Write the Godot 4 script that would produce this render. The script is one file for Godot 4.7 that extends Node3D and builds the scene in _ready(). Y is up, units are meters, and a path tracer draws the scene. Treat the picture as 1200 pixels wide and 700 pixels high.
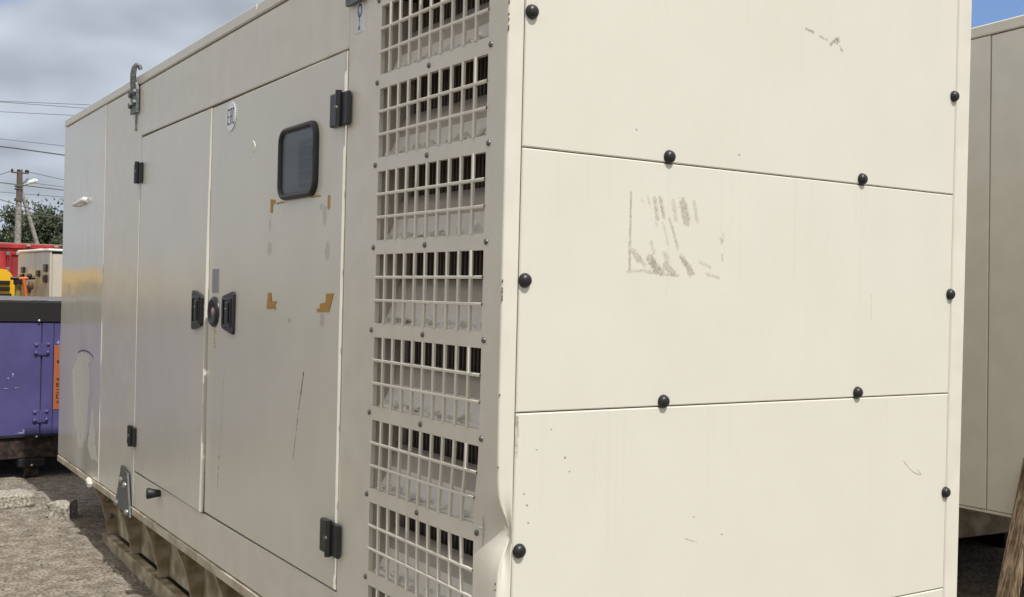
extends Node3D

# ---------------------------------------------------------------- mesh builder
class MB:
	var st := SurfaceTool.new()
	var warp = null
	var count := 0
	func _init(w = null):
		st.begin(Mesh.PRIMITIVE_TRIANGLES); warp = w
	func v(p: Vector3, uv: Vector2):
		st.set_uv(uv)
		st.add_vertex(warp.call(p) if warp != null else p)
	func tri(a: Vector3, b: Vector3, c: Vector3, hint: Vector3, smooth := false, ua := Vector2.ZERO, ub := Vector2.ZERO, uc := Vector2.ZERO):
		st.set_smooth_group(1 if smooth else 0xFFFFFFFF)
		count += 1
		if (b - a).cross(c - a).dot(hint) > 0.0:   # clockwise front faces
			v(a, ua); v(c, uc); v(b, ub)
		else:
			v(a, ua); v(b, ub); v(c, uc)
	func quad(a, b, c, d, hint: Vector3, smooth := false, ua := Vector2.ZERO, ub := Vector2(1, 0), uc := Vector2.ONE, ud := Vector2(0, 1)):
		tri(a, b, c, hint, smooth, ua, ub, uc)
		tri(a, c, d, hint, smooth, ua, uc, ud)
	func box(c: Vector3, s: Vector3, bev := 0.0, bas := Basis.IDENTITY):
		var h = s * 0.5
		var b = min(bev, min(h.x, min(h.y, h.z)) * 0.9)
		var P = func(q: Vector3) -> Vector3: return c + bas * q
		var ax = [Vector3.RIGHT, Vector3.UP, Vector3.BACK]
		for i in 3:
			for sg in [-1.0, 1.0]:
				var n: Vector3 = ax[i] * sg
				var u: Vector3 = ax[(i + 1) % 3]; var w: Vector3 = ax[(i + 2) % 3]
				var hu = h[(i + 1) % 3] - b; var hw = h[(i + 2) % 3] - b
				var o = n * h[i]
				quad(P.call(o - u * hu - w * hw), P.call(o + u * hu - w * hw), P.call(o + u * hu + w * hw), P.call(o - u * hu + w * hw), bas * n)
		if b > 0.0:
			for i in 3:
				var j = (i + 1) % 3; var k = (i + 2) % 3
				for sj in [-1.0, 1.0]:
					for sk in [-1.0, 1.0]:
						var e1 = ax[j] * sj * h[j] + ax[k] * sk * (h[k] - b)
						var e2 = ax[j] * sj * (h[j] - b) + ax[k] * sk * h[k]
						var l = ax[i] * (h[i] - b)
						quad(P.call(e1 - l), P.call(e1 + l), P.call(e2 + l), P.call(e2 - l), bas * (ax[j] * sj + ax[k] * sk))
			for sx in [-1.0, 1.0]:
				for sy in [-1.0, 1.0]:
					for sz in [-1.0, 1.0]:
						var s3 = Vector3(sx, sy, sz)
						tri(P.call(s3 * Vector3(h.x, h.y - b, h.z - b)), P.call(s3 * Vector3(h.x - b, h.y, h.z - b)), P.call(s3 * Vector3(h.x - b, h.y - b, h.z)), bas * s3)
	# flat-sided prism: polygon of points given in the (u, w) axes at origin o, thickness along n
	func prism(o: Vector3, u: Vector3, w: Vector3, n: Vector3, poly: PackedVector2Array, depth: float):
		var t = Geometry2D.triangulate_polygon(poly)
		var at = func(q: Vector2, k: float) -> Vector3: return o + u * q.x + w * q.y + n * (depth * k)
		for i in range(0, t.size(), 3):
			tri(at.call(poly[t[i]], 1.0), at.call(poly[t[i + 1]], 1.0), at.call(poly[t[i + 2]], 1.0), n)
			tri(at.call(poly[t[i]], 0.0), at.call(poly[t[i + 1]], 0.0), at.call(poly[t[i + 2]], 0.0), -n)
		var cw = Geometry2D.is_polygon_clockwise(poly)
		for i in poly.size():
			var a = poly[i]; var b = poly[(i + 1) % poly.size()]
			var e = b - a
			var out = Vector2(e.y, -e.x) * (-1.0 if cw else 1.0)
			quad(at.call(a, 0.0), at.call(b, 0.0), at.call(b, 1.0), at.call(a, 1.0), u * out.x + w * out.y)
	func tube(path: Array, radii, sides := 8, flat := 1.0):
		var rings = []
		var keep := Vector3.ZERO
		for i in path.size():
			var d: Vector3 = (path[min(i + 1, path.size() - 1)] - path[max(i - 1, 0)]).normalized()
			if keep == Vector3.ZERO: keep = d.cross(Vector3.UP if abs(d.y) < 0.9 else Vector3.RIGHT).normalized()
			var a = (keep - d * keep.dot(d)).normalized()
			keep = a
			var b = d.cross(a)
			var r = radii[i] if radii is Array else radii
			var ring = []
			for k in sides:
				var t = TAU * k / sides
				ring.append(path[i] + (a * cos(t) * flat + b * sin(t)) * r)
			rings.append(ring)
		for i in path.size() - 1:
			for k in sides:
				var k2 = (k + 1) % sides
				var mid = (rings[i][k] + rings[i][k2]) * 0.5 - path[i]
				quad(rings[i][k], rings[i][k2], rings[i + 1][k2], rings[i + 1][k], mid, true)
		for e in [0, path.size() - 1]:
			var d = path[e] - path[1 if e == 0 else e - 1]
			for k in range(1, sides - 1):
				tri(rings[e][0], rings[e][k], rings[e][k + 1], d)
	# profile of (radius, height) swept round the axis n
	func lathe(o: Vector3, n: Vector3, prof: Array, sides := 16, smooth := true):
		var a = n.cross(Vector3.UP if abs(n.y) < 0.9 else Vector3.RIGHT).normalized()
		var b = n.cross(a)
		for i in prof.size() - 1:
			for k in sides:
				var t1 = TAU * k / sides; var t2 = TAU * (k + 1) / sides
				var d1 = a * cos(t1) + b * sin(t1); var d2 = a * cos(t2) + b * sin(t2)
				var p: Vector2 = prof[i]; var q: Vector2 = prof[i + 1]
				var e = q - p
				var hint = (d1 + d2) * 0.5 * e.y - n * e.x
				if p.x < 1e-6:
					tri(o + n * p.y, o + d1 * q.x + n * q.y, o + d2 * q.x + n * q.y, hint, smooth)
				elif q.x < 1e-6:
					tri(o + d1 * p.x + n * p.y, o + d2 * p.x + n * p.y, o + n * q.y, hint, smooth)
				else:
					quad(o + d1 * p.x + n * p.y, o + d2 * p.x + n * p.y, o + d2 * q.x + n * q.y, o + d1 * q.x + n * q.y, hint, smooth)
	# sheet-metal panel: origin = one lower corner, faces along n, gentle waves from the callable (u, v in 0..1 -> metres)
	func panel(o: Vector3, u: Vector3, w: Vector3, n: Vector3, nu: int, nv: int, wave: Callable, cham := 0.003, thick := 0.02):
		var lu = u.length(); var lw = w.length()
		var P = func(i: int, j: int) -> Vector3:
			var s = cham / lu + (1.0 - 2.0 * cham / lu) * i / nu
			var t = cham / lw + (1.0 - 2.0 * cham / lw) * j / nv
			return o + u * s + w * t + n * wave.call(s, t)
		var R = func(s: float, t: float, k: float) -> Vector3:
			return o + u * s + w * t + n * (wave.call(s, t) - k)
		for i in nu:
			for j in nv:
				quad(P.call(i, j), P.call(i + 1, j), P.call(i + 1, j + 1), P.call(i, j + 1), n, true,
					Vector2(float(i) / nu, 1.0 - float(j) / nv), Vector2(float(i + 1) / nu, 1.0 - float(j) / nv), Vector2(float(i + 1) / nu, 1.0 - float(j + 1) / nv), Vector2(float(i) / nu, 1.0 - float(j + 1) / nv))
		for i in nu:
			for e in [0, 1]:
				var j = 0 if e == 0 else nv
				var t = float(e)
				var s1 = float(i) / nu; var s2 = float(i + 1) / nu
				var dn = w.normalized() * (-1.0 if e == 0 else 1.0)
				var uva = Vector2(s1, 1.0 - t); var uvb = Vector2(s2, 1.0 - t)
				quad(P.call(i, j), P.call(i + 1, j), R.call(s2, t, cham), R.call(s1, t, cham), n + dn, false, uva, uvb, uvb, uva)
				quad(R.call(s1, t, cham), R.call(s2, t, cham), R.call(s2, t, thick), R.call(s1, t, thick), dn, false, uva, uvb, uvb, uva)
		for j in nv:
			for e in [0, 1]:
				var i = 0 if e == 0 else nu
				var s = float(e)
				var t1 = float(j) / nv; var t2 = float(j + 1) / nv
				var dn = u.normalized() * (-1.0 if e == 0 else 1.0)
				var uva = Vector2(s, 1.0 - t1); var uvb = Vector2(s, 1.0 - t2)
				quad(P.call(i, j), P.call(i, j + 1), R.call(s, t2, cham), R.call(s, t1, cham), n + dn, false, uva, uvb, uvb, uva)
				quad(R.call(s, t1, cham), R.call(s, t2, cham), R.call(s, t2, thick), R.call(s, t1, thick), dn, false, uva, uvb, uvb, uva)
	func mesh() -> ArrayMesh:
		st.generate_normals()
		return st.commit()

# ---------------------------------------------------------------- scene helpers
var M := {}
var rng := RandomNumberGenerator.new()
var used := {}
const OUT := Vector3(-1, 0, 0)      # the long side faces this way
const FRONT := Vector3(0, 0, 1)     # the barred end faces this way

func numbered(called: String, parent: Node) -> String:
	var key = str(parent.get_instance_id()) + called
	used[key] = used.get(key, -1) + 1
	return called if used[key] == 0 else "%s_%03d" % [called, used[key]]

func obj(called: String, mb, m: Material, parent: Node = self) -> MeshInstance3D:
	var o := MeshInstance3D.new()
	o.name = numbered(called, parent)
	o.mesh = mb.mesh() if mb is MB else mb
	o.material_override = m
	o.cast_shadow = GeometryInstance3D.SHADOW_CASTING_SETTING_ON
	parent.add_child(o, true)
	return o

func tag(o: Node, label := "", category := "", group := "", kind := ""):
	if label: o.set_meta("label", label)
	if category: o.set_meta("category", category)
	if group: o.set_meta("group", group)
	if kind: o.set_meta("kind", kind)
	return o

func thing(called: String, label: String, category: String, at := Vector3.ZERO, group := "") -> Node3D:
	var o := Node3D.new()
	o.name = numbered(called, self)
	add_child(o, true)
	o.position = at
	return tag(o, label, category, group)

func sc(r: float, g: float, b: float) -> Color:      # linear base colour -> sRGB Color
	return Color(r, g, b).linear_to_srgb()

func noise_tex(freq: float, c0: Color, c1: Color, seed_ := 1, oct := 4, size := 512, type := FastNoiseLite.TYPE_SIMPLEX_SMOOTH, lo := 0.25, hi := 0.75) -> NoiseTexture2D:
	var n := FastNoiseLite.new()
	n.noise_type = type; n.frequency = freq; n.seed = seed_; n.fractal_octaves = oct
	var t := NoiseTexture2D.new()
	t.width = size; t.height = size; t.seamless = true; t.noise = n
	var g := Gradient.new()
	g.offsets = PackedFloat32Array([lo, hi]); g.colors = PackedColorArray([c0, c1])
	t.color_ramp = g
	return t

func normal_tex(freq: float, strength: float, seed_ := 1, oct := 3, size := 512) -> NoiseTexture2D:
	var n := FastNoiseLite.new()
	n.frequency = freq; n.seed = seed_; n.fractal_octaves = oct
	var t := NoiseTexture2D.new()
	t.width = size; t.height = size; t.seamless = true; t.noise = n
	t.as_normal_map = true; t.bump_strength = strength
	return t

func mat(col: Color, rough := 0.5, metal := 0.0) -> StandardMaterial3D:
	var m := StandardMaterial3D.new()
	m.albedo_color = col; m.roughness = rough; m.metallic = metal
	return m

func tri_mat(col: Color, rough: float, tex: Texture2D, scale: float, metal := 0.0) -> StandardMaterial3D:
	var m := mat(col, rough, metal)
	m.albedo_texture = tex
	m.uv1_triplanar = true; m.uv1_world_triplanar = true
	m.uv1_scale = Vector3.ONE * scale
	return m

var _pn := FastNoiseLite.new()
func fbm(x: float, y: float, z := 0.0) -> float:
	return _pn.get_noise_3d(x, y, z)

# ---------------------------------------------------------------- painted stains (wear with a shape of its own)
func canvas(w: int, h: int, seed_: float, mottle := 0.02) -> Image:
	var im := Image.create(w, h, true, Image.FORMAT_RGB8)
	for y in h:
		for x in w:
			var a = fbm(x * 0.30, y * 0.22, seed_) * mottle + fbm(x * 4.0, y * 4.0, seed_ + 40.0) * mottle * 0.25
			im.set_pixel(x, y, Color(0.97 + a, 0.97 + a * 1.05, 0.97 + a * 1.25))
	return im

func dab(im: Image, x: int, y: int, c: Color, a: float):
	if x < 0 or y < 0 or x >= im.get_width() or y >= im.get_height() or a <= 0.0: return
	im.set_pixel(x, y, im.get_pixel(x, y).lerp(c, clamp(a, 0.0, 1.0)))

func stroke(im: Image, a: Vector2, b: Vector2, wid: float, c: Color, al: float, rough := 0.6):
	var x0 = int(min(a.x, b.x) - wid - 2); var x1 = int(max(a.x, b.x) + wid + 2)
	var y0 = int(min(a.y, b.y) - wid - 2); var y1 = int(max(a.y, b.y) + wid + 2)
	for y in range(y0, y1 + 1):
		for x in range(x0, x1 + 1):
			var p = Vector2(x, y)
			var q = Geometry2D.get_closest_point_to_segment(p, a, b)
			var d = p.distance_to(q)
			var n = 1.0 + rough * fbm(x * 9.0, y * 5.0, 7.0) * 2.0
			dab(im, x, y, c, al * clamp((wid * n - d) / 1.0 + 0.5, 0.0, 1.0))

func smear(im: Image, a: Vector2, b: Vector2, wid: float, c: Color, al: float):
	for y in range(int(min(a.y, b.y) - wid * 1.6 - 2), int(max(a.y, b.y) + wid * 1.6 + 3)):
		for x in range(int(min(a.x, b.x) - wid * 1.6 - 2), int(max(a.x, b.x) + wid * 1.6 + 3)):
			var p = Vector2(x, y)
			var d = p.distance_to(Geometry2D.get_closest_point_to_segment(p, a, b))
			var n = fbm(x * 14.0, y * 7.0, 31.0)
			var m = fbm(x * 30.0, y * 22.0, 57.0)
			var edge = wid * (1.0 + 1.3 * n)
			dab(im, x, y, c, al * smoothstep(edge + 1.2, edge - 0.8, d) * (0.30 + 0.70 * smoothstep(-0.25, 0.22, m + n * 0.5)))

func use_image(col: Color, rough: float, im: Image) -> StandardMaterial3D:
	var m := mat(col, rough)
	im.generate_mipmaps()
	m.albedo_texture = ImageTexture.create_from_image(im)
	return m

# the knock in the near corner post and the barred sheet beside it
func dent(p: Vector3) -> Vector3:
	var up = exp(-pow((p.y - 0.945) / 0.056, 2.0))
	var wide = exp(-pow((p.y - 0.90) / 0.17, 2.0))
	var reach = exp(-max(0.0, -p.z) / 0.05)
	var far = exp(-max(0.0, -p.z) / 0.28)
	var on_post = p.z > -0.012
	var inner = clamp(1.0 - p.x / 0.047, 0.0, 1.0) if on_post else 1.0
	var fold = smoothstep(0.0, 0.022, p.x) * smoothstep(0.047, 0.030, p.x) if on_post else 0.0
	var q = p
	q.x += (0.042 * up * reach + 0.010 * wide * far) * inner
	q.z -= (0.010 * up * reach + 0.004 * wide) * inner + (0.0 if on_post else 0.044 * wide * far * smoothstep(0.006, 0.09, -p.z))
	q.z -= 0.020 * fold * exp(-pow((p.y - 0.925) / 0.075, 2.0))
	q.z += 0.009 * far * inner * sin((p.y - 0.78) * 22.0) * wide * smoothstep(0.006, 0.09, -p.z) * (0.0 if on_post else 1.0)
	q.y += 0.008 * far * inner * sin((p.y - 0.9) * 14.0) * wide
	return q

# ================================================================= build
func _ready():
	rng.seed = 77
	_pn.seed = 5; _pn.frequency = 0.02; _pn.fractal_octaves = 4
	setup_camera()
	setup_light()
	make_materials()
	build_ground()
	build_generator()
	build_neighbour()
	build_purple()
	build_yard()
	build_trees_and_lines()
	build_small_things()

func setup_camera():
	var c := Camera3D.new()
	c.name = "camera"
	c.position = Vector3(-1.45, 1.55, 2.297)
	c.rotation = Vector3(-0.0036662, -0.5723316, 0.02404)
	c.fov = rad_to_deg(2.0 * atan(350.0 / 1284.91))
	c.near = 0.05; c.far = 2000.0
	add_child(c); c.current = true

func setup_light():
	var sun := DirectionalLight3D.new()
	sun.name = "sun"
	var az = deg_to_rad(0.9); var el = deg_to_rad(56.0)
	var s = Vector3(-sin(az) * cos(el), sin(el), cos(az) * cos(el))
	sun.look_at_from_position(s * 10.0, Vector3.ZERO, Vector3.UP)
	sun.light_energy = 1.02
	sun.light_angular_distance = 0.8
	sun.light_color = Color(1.0, 0.985, 0.97)
	sun.shadow_enabled = true
	add_child(sun)
	var env := Environment.new()
	env.background_mode = Environment.BG_SKY
	var sky := Sky.new()
	var pm := PanoramaSkyMaterial.new()
	pm.panorama = sky_image()
	sky.sky_material = pm
	env.sky = sky
	env.background_energy_multiplier = 1.0
	env.tonemap_mode = Environment.TONE_MAPPER_LINEAR
	env.tonemap_exposure = 1.29
	env.sdfgi_enabled = true; env.ssao_enabled = true; env.ssil_enabled = true
	var we := WorldEnvironment.new()
	we.environment = env
	add_child(we)

func sky_image() -> ImageTexture:
	var W = 1024; var H = 512
	var im := Image.create(W, H, false, Image.FORMAT_RGBF)
	var n := FastNoiseLite.new(); n.seed = 21; n.frequency = 1.25; n.fractal_octaves = 6; n.fractal_gain = 0.52
	var n2 := FastNoiseLite.new(); n2.seed = 4; n2.frequency = 0.55; n2.fractal_octaves = 4
	for y in H:
		var el = (0.5 - (y + 0.5) / H) * PI
		for x in W:
			var az = wrapf(((x + 0.5) / W) * TAU, -PI, PI)   # 0 at -z, growing towards +x
			var d = Vector3(sin(az) * cos(el), sin(el), -cos(az) * cos(el))
			var c: Color
			if d.y < -0.02:
				c = Color(0.22, 0.20, 0.17)
			else:
				var k = max(d.y, 0.0)
				var t = pow(1.0 - k, 3.0)
				var blue = Color(0.10, 0.20, 0.44).lerp(Color(0.24, 0.37, 0.58), t)
				var q = Vector3(d.x, d.y * 2.2, d.z) / (k + 0.45)
				var wv = n2.get_noise_3d(q.x * 2.0 + 9.0, q.y * 2.0, q.z * 2.0)
				var a = n.get_noise_3d(q.x + wv * 0.4, q.y * 1.6, q.z)
				var gap = exp(-pow(wrapf(az - 1.25, -PI, PI) / 0.50, 2.0)) * 1.05
				var cov = smoothstep(-0.30, 0.15, a + 0.40 - gap)
				var b = n.get_noise_3d(q.x * 2.2 + 3.0, q.y * 5.0 + wv, q.z * 2.2)
				var lum = clamp(0.50 + 0.27 * b + 0.07 * wv, 0.35, 0.82)
				lum *= lerp(0.92, 1.22, smoothstep(0.05, 0.65, k))
				var toward = max(0.0, d.dot(Vector3(0.0, 0.766, 0.643)))   # clouds are whiter round the sun
				lum *= 1.0 + 0.35 * pow(toward, 4.0)
				var warm = smoothstep(0.33, 0.50, lum) * smoothstep(0.18, 0.5, k)
				var cl = Color(lum * lerp(0.90, 1.05, warm), lum * lerp(0.99, 0.975, warm), lum * lerp(1.12, 0.87, warm))
				c = blue.lerp(cl, cov * 0.97)
			im.set_pixel(x, y, c)
	return ImageTexture.create_from_image(im)

func make_materials():
	var cream = sc(0.655, 0.63, 0.55)
	var speck = noise_tex(0.012, Color(0.975, 0.975, 0.97), Color(1, 1, 1), 3, 5, 512)
	M.cream = tri_mat(cream, 0.30, speck, 0.9)
	M.cream.detail_enabled = false
	M.cream_flat = mat(cream, 0.27)
	M.cream_pale = tri_mat(sc(0.77, 0.74, 0.645), 0.40, speck, 0.7)
	M.gloss = tri_mat(cream, 0.09, speck, 0.9)
	M.skid = tri_mat(sc(0.50, 0.45, 0.36), 0.75, noise_tex(0.008, Color(0.66, 0.60, 0.50), Color(1, 1, 0.98), 8, 7, 512, FastNoiseLite.TYPE_SIMPLEX_SMOOTH, 0.1, 0.8), 1.3)
	M.flange = tri_mat(sc(0.52, 0.475, 0.385), 0.6, noise_tex(0.008, Color(0.74, 0.70, 0.63), Color(1, 1, 1), 18, 7, 512, FastNoiseLite.TYPE_SIMPLEX_SMOOTH, 0.1, 0.7), 1.1)
	M.dark = mat(sc(0.045, 0.041, 0.035), 0.85)
	M.fin = mat(sc(0.12, 0.108, 0.090), 0.7)
	M.black = mat(sc(0.012, 0.012, 0.013), 0.38)
	M.black_dull = tri_mat(sc(0.008, 0.008, 0.009), 0.75, noise_tex(0.05, Color(0.6, 0.6, 0.6), Color(1, 1, 1), 30), 2.0)
	M.rubber = mat(sc(0.014, 0.014, 0.015), 0.45)
	M.steel = tri_mat(sc(0.40, 0.41, 0.40), 0.42, noise_tex(0.03, Color(0.6, 0.62, 0.62), Color(1, 1, 1), 11), 6.0, 0.85)
	M.plate = tri_mat(sc(0.17, 0.185, 0.18), 0.5, noise_tex(0.03, Color(0.75, 0.75, 0.75), Color(1, 1, 1), 12), 3.0, 0.3)
	M.bolt = mat(sc(0.42, 0.42, 0.41), 0.3, 0.9)
	M.screw = mat(sc(0.16, 0.16, 0.16), 0.35, 0.8)
	M.scoop = tri_mat(sc(0.47, 0.44, 0.375), 0.5, speck, 1.0)  # upper scoop sheet, its colour darkened to stand for shade
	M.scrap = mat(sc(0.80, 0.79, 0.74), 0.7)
	M.white = mat(sc(0.72, 0.72, 0.70), 0.35)
	M.tape = mat(sc(0.42, 0.235, 0.035), 0.6)
	M.grey_tape = mat(sc(0.26, 0.27, 0.285), 0.55)
	M.glass = mat(Color(0.06, 0.065, 0.07, 0.25), 0.03)
	M.glass.metallic_specular = 0.32
	M.glass.transparency = BaseMaterial3D.TRANSPARENCY_ALPHA
	M.panel_grey = mat(sc(0.13, 0.136, 0.138), 0.6)
	M.panel_dark = mat(sc(0.010, 0.011, 0.012), 0.6)
	M.purple = tri_mat(sc(0.080, 0.074, 0.205), 0.36, noise_tex(0.006, Color(0.93, 0.93, 0.94), Color(1, 1, 1), 14, 5), 1.0)
	M.orange = mat(sc(0.56, 0.13, 0.03), 0.5)
	M.rust = tri_mat(sc(0.052, 0.042, 0.036), 0.85, noise_tex(0.012, Color(0.30, 0.28, 0.28), Color(1, 0.86, 0.76), 15, 5), 2.0)
	M.grey_top = tri_mat(sc(0.17, 0.175, 0.175), 0.5, noise_tex(0.02, Color(0.6, 0.6, 0.6), Color(1, 1, 1), 16, 5), 1.0)
	M.yellow = mat(sc(0.74, 0.42, 0.015), 0.38)
	M.red = tri_mat(sc(0.42, 0.028, 0.03), 0.5, noise_tex(0.012, Color(0.82, 0.8, 0.8), Color(1, 1, 1), 17, 5), 0.4)
	M.red_dark = tri_mat(sc(0.30, 0.020, 0.022), 0.55, noise_tex(0.012, Color(0.82, 0.8, 0.8), Color(1, 1, 1), 19, 5), 0.4)
	M.pale = tri_mat(sc(0.52, 0.475, 0.40), 0.28, speck, 0.5)
	M.olive = mat(sc(0.22, 0.19, 0.055), 0.6)
	M.concrete = tri_mat(sc(0.44, 0.41, 0.35), 0.9, noise_tex(0.03, Color(0.55, 0.53, 0.49), Color(1, 1, 1), 20, 6, 512, FastNoiseLite.TYPE_SIMPLEX_SMOOTH, 0.2, 0.6), 3.0)
	M.pole = tri_mat(sc(0.33, 0.31, 0.28), 0.9, noise_tex(0.02, Color(0.7, 0.7, 0.7), Color(1, 1, 1), 22, 5), 0.6)
	M.old_wood = mat(sc(0.10, 0.085, 0.07), 0.85)
	M.wire = mat(sc(0.07, 0.072, 0.078), 0.6)
	M.wood = tri_mat(sc(0.30, 0.225, 0.14), 0.8, noise_tex(0.008, Color(0.5, 0.45, 0.40), Color(1, 1, 1), 23, 5), 3.0)
	M.wood.uv1_scale = Vector3(16.0, 1.6, 16.0)
	M.wood_dark = tri_mat(sc(0.13, 0.085, 0.055), 0.8, noise_tex(0.008, Color(0.5, 0.45, 0.40), Color(1, 1, 1), 24, 5), 3.0)
	M.wood_dark.uv1_scale = Vector3(14.0, 1.6, 14.0)
	M.bark = mat(sc(0.09, 0.075, 0.06), 0.9)
	for k in 3:
		var lf := mat([sc(0.062, 0.085, 0.045), sc(0.085, 0.11, 0.06), sc(0.080, 0.095, 0.070)][k], 0.6)
		lf.backlight = Color(0.10, 0.16, 0.05)
		M["leaf%d" % k] = lf

# ---------------------------------------------------------------- ground
func build_ground():
	var xs: Array = []; var zs: Array = []
	for v in [-300.0, -150.0, -80.0, -45.0, -25.0, -15.0, -9.0, -6.0, -4.0]: xs.append(v)
	for i in 111: xs.append(-2.8 + i * 0.035)
	for v in [1.5, 2.2, 3.2, 4.5, 7.0, 12.0, 20.0, 40.0, 80.0, 150.0, 300.0]: xs.append(v)
	for v in [-300.0, -150.0, -90.0, -60.0, -40.0, -28.0, -20.0, -15.0, -12.0, -10.0]: zs.append(v)
	for i in 191: zs.append(-8.6 + i * 0.035)
	for v in [-1.5, -0.6, 0.4, 1.5, 3.0, 6.0, 12.0, 25.0, 60.0, 150.0, 300.0]: zs.append(v)
	var g := FastNoiseLite.new(); g.seed = 9; g.frequency = 0.9; g.fractal_octaves = 5; g.fractal_gain = 0.55
	var f := FastNoiseLite.new(); f.seed = 19; f.frequency = 7.0; f.fractal_octaves = 3
	var ht = func(x: float, z: float) -> float:
		if x < -2.9 or x > 1.3 or z < -9.0 or z > -1.4: return -0.006
		return -0.006 + 0.012 * g.get_noise_2d(x, z) + 0.010 * f.get_noise_2d(x, z) + 0.055 * smoothstep(-3.6, -5.6, z) * smoothstep(-6.95, -6.3, z)
	var mb := MB.new()
	for i in xs.size() - 1:
		for j in zs.size() - 1:
			mb.quad(Vector3(xs[i], ht.call(xs[i], zs[j]), zs[j]), Vector3(xs[i + 1], ht.call(xs[i + 1], zs[j]), zs[j]),
				Vector3(xs[i + 1], ht.call(xs[i + 1], zs[j + 1]), zs[j + 1]), Vector3(xs[i], ht.call(xs[i], zs[j + 1]), zs[j + 1]), Vector3.UP, true)
	var m := tri_mat(sc(0.295, 0.262, 0.215), 0.95, noise_tex(0.012, Color(0.82, 0.81, 0.795), Color(1, 1, 1), 31, 8, 1024, FastNoiseLite.TYPE_SIMPLEX_SMOOTH, 0.30, 0.66), 0.55)
	m.detail_enabled = true
	m.detail_blend_mode = BaseMaterial3D.BLEND_MODE_MUL
	m.detail_albedo = noise_tex(0.07, Color(0.70, 0.685, 0.665), Color(1, 1, 1), 33, 6, 1024, FastNoiseLite.TYPE_SIMPLEX_SMOOTH, 0.25, 0.6)
	m.normal_enabled = true
	m.normal_texture = normal_tex(0.045, 6.0, 35, 5, 1024)
	m.normal_scale = 0.55
	var o = obj("ground", mb, m)
	tag(o, "dusty grey brown gravel and concrete yard", "ground", "", "structure")
	# loose gravel
	var pebble := MB.new()
	var pts: Array = []
	for k in 6:
		var t = TAU * k / 6.0
		pts.append(Vector3(cos(t) * (0.8 + 0.3 * sin(k * 2.3)), 0.15 * sin(k * 1.7), sin(t) * (0.8 + 0.25 * cos(k * 1.9))))
	for k in 6:
		pebble.tri(pts[k], pts[(k + 1) % 6], Vector3(0.1, 0.6, 0), pts[k] + Vector3.UP)
		pebble.tri(pts[k], pts[(k + 1) % 6], Vector3(0, -0.4, 0), pts[k] - Vector3.UP)
	var pm := mat(Color.WHITE, 0.95); pm.vertex_color_use_as_albedo = true
	var mm := MultiMesh.new()
	mm.transform_format = MultiMesh.TRANSFORM_3D
	mm.use_colors = true
	mm.mesh = pebble.mesh()
	mm.mesh.surface_set_material(0, pm)
	var N = 6000
	mm.instance_count = N
	for i in N:
		var x = rng.randf_range(-2.6, 0.25); var z = rng.randf_range(-8.0, -2.0)
		var s = 0.0025 + 0.011 * pow(rng.randf(), 4.0)
		var b = Basis(Vector3.UP, rng.randf() * TAU).scaled(Vector3(s, s * 0.7, s * rng.randf_range(0.7, 1.2)))
		mm.set_instance_transform(i, Transform3D(b, Vector3(x, ht.call(x, z) + s * 0.15, z)))
		var w = rng.randf_range(0.14, 0.40)
		mm.set_instance_color(i, Color(w, w * 0.91, w * 0.78))
	var gi := MultiMeshInstance3D.new()
	gi.name = "gravel"; gi.multimesh = mm
	add_child(gi, true)
	tag(gi, "loose gravel strewn over the yard beside the long cabinet", "gravel", "", "stuff")

# ---------------------------------------------------------------- the big generator cabinet
const L := 5.57
const W := 1.857
const Y0 := 0.400
const Y1 := 2.597

func side_panel(zfar: float, znear: float, y0: float, y1: float, nu: int, nv: int, wave: Callable, cham := 0.003, thick := 0.018) -> MB:
	var mb := MB.new()
	mb.panel(Vector3(0, y0, zfar), Vector3(0, 0, znear - zfar), Vector3(0, y1 - y0, 0), OUT, nu, nv, wave, cham, thick)
	return mb

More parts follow.
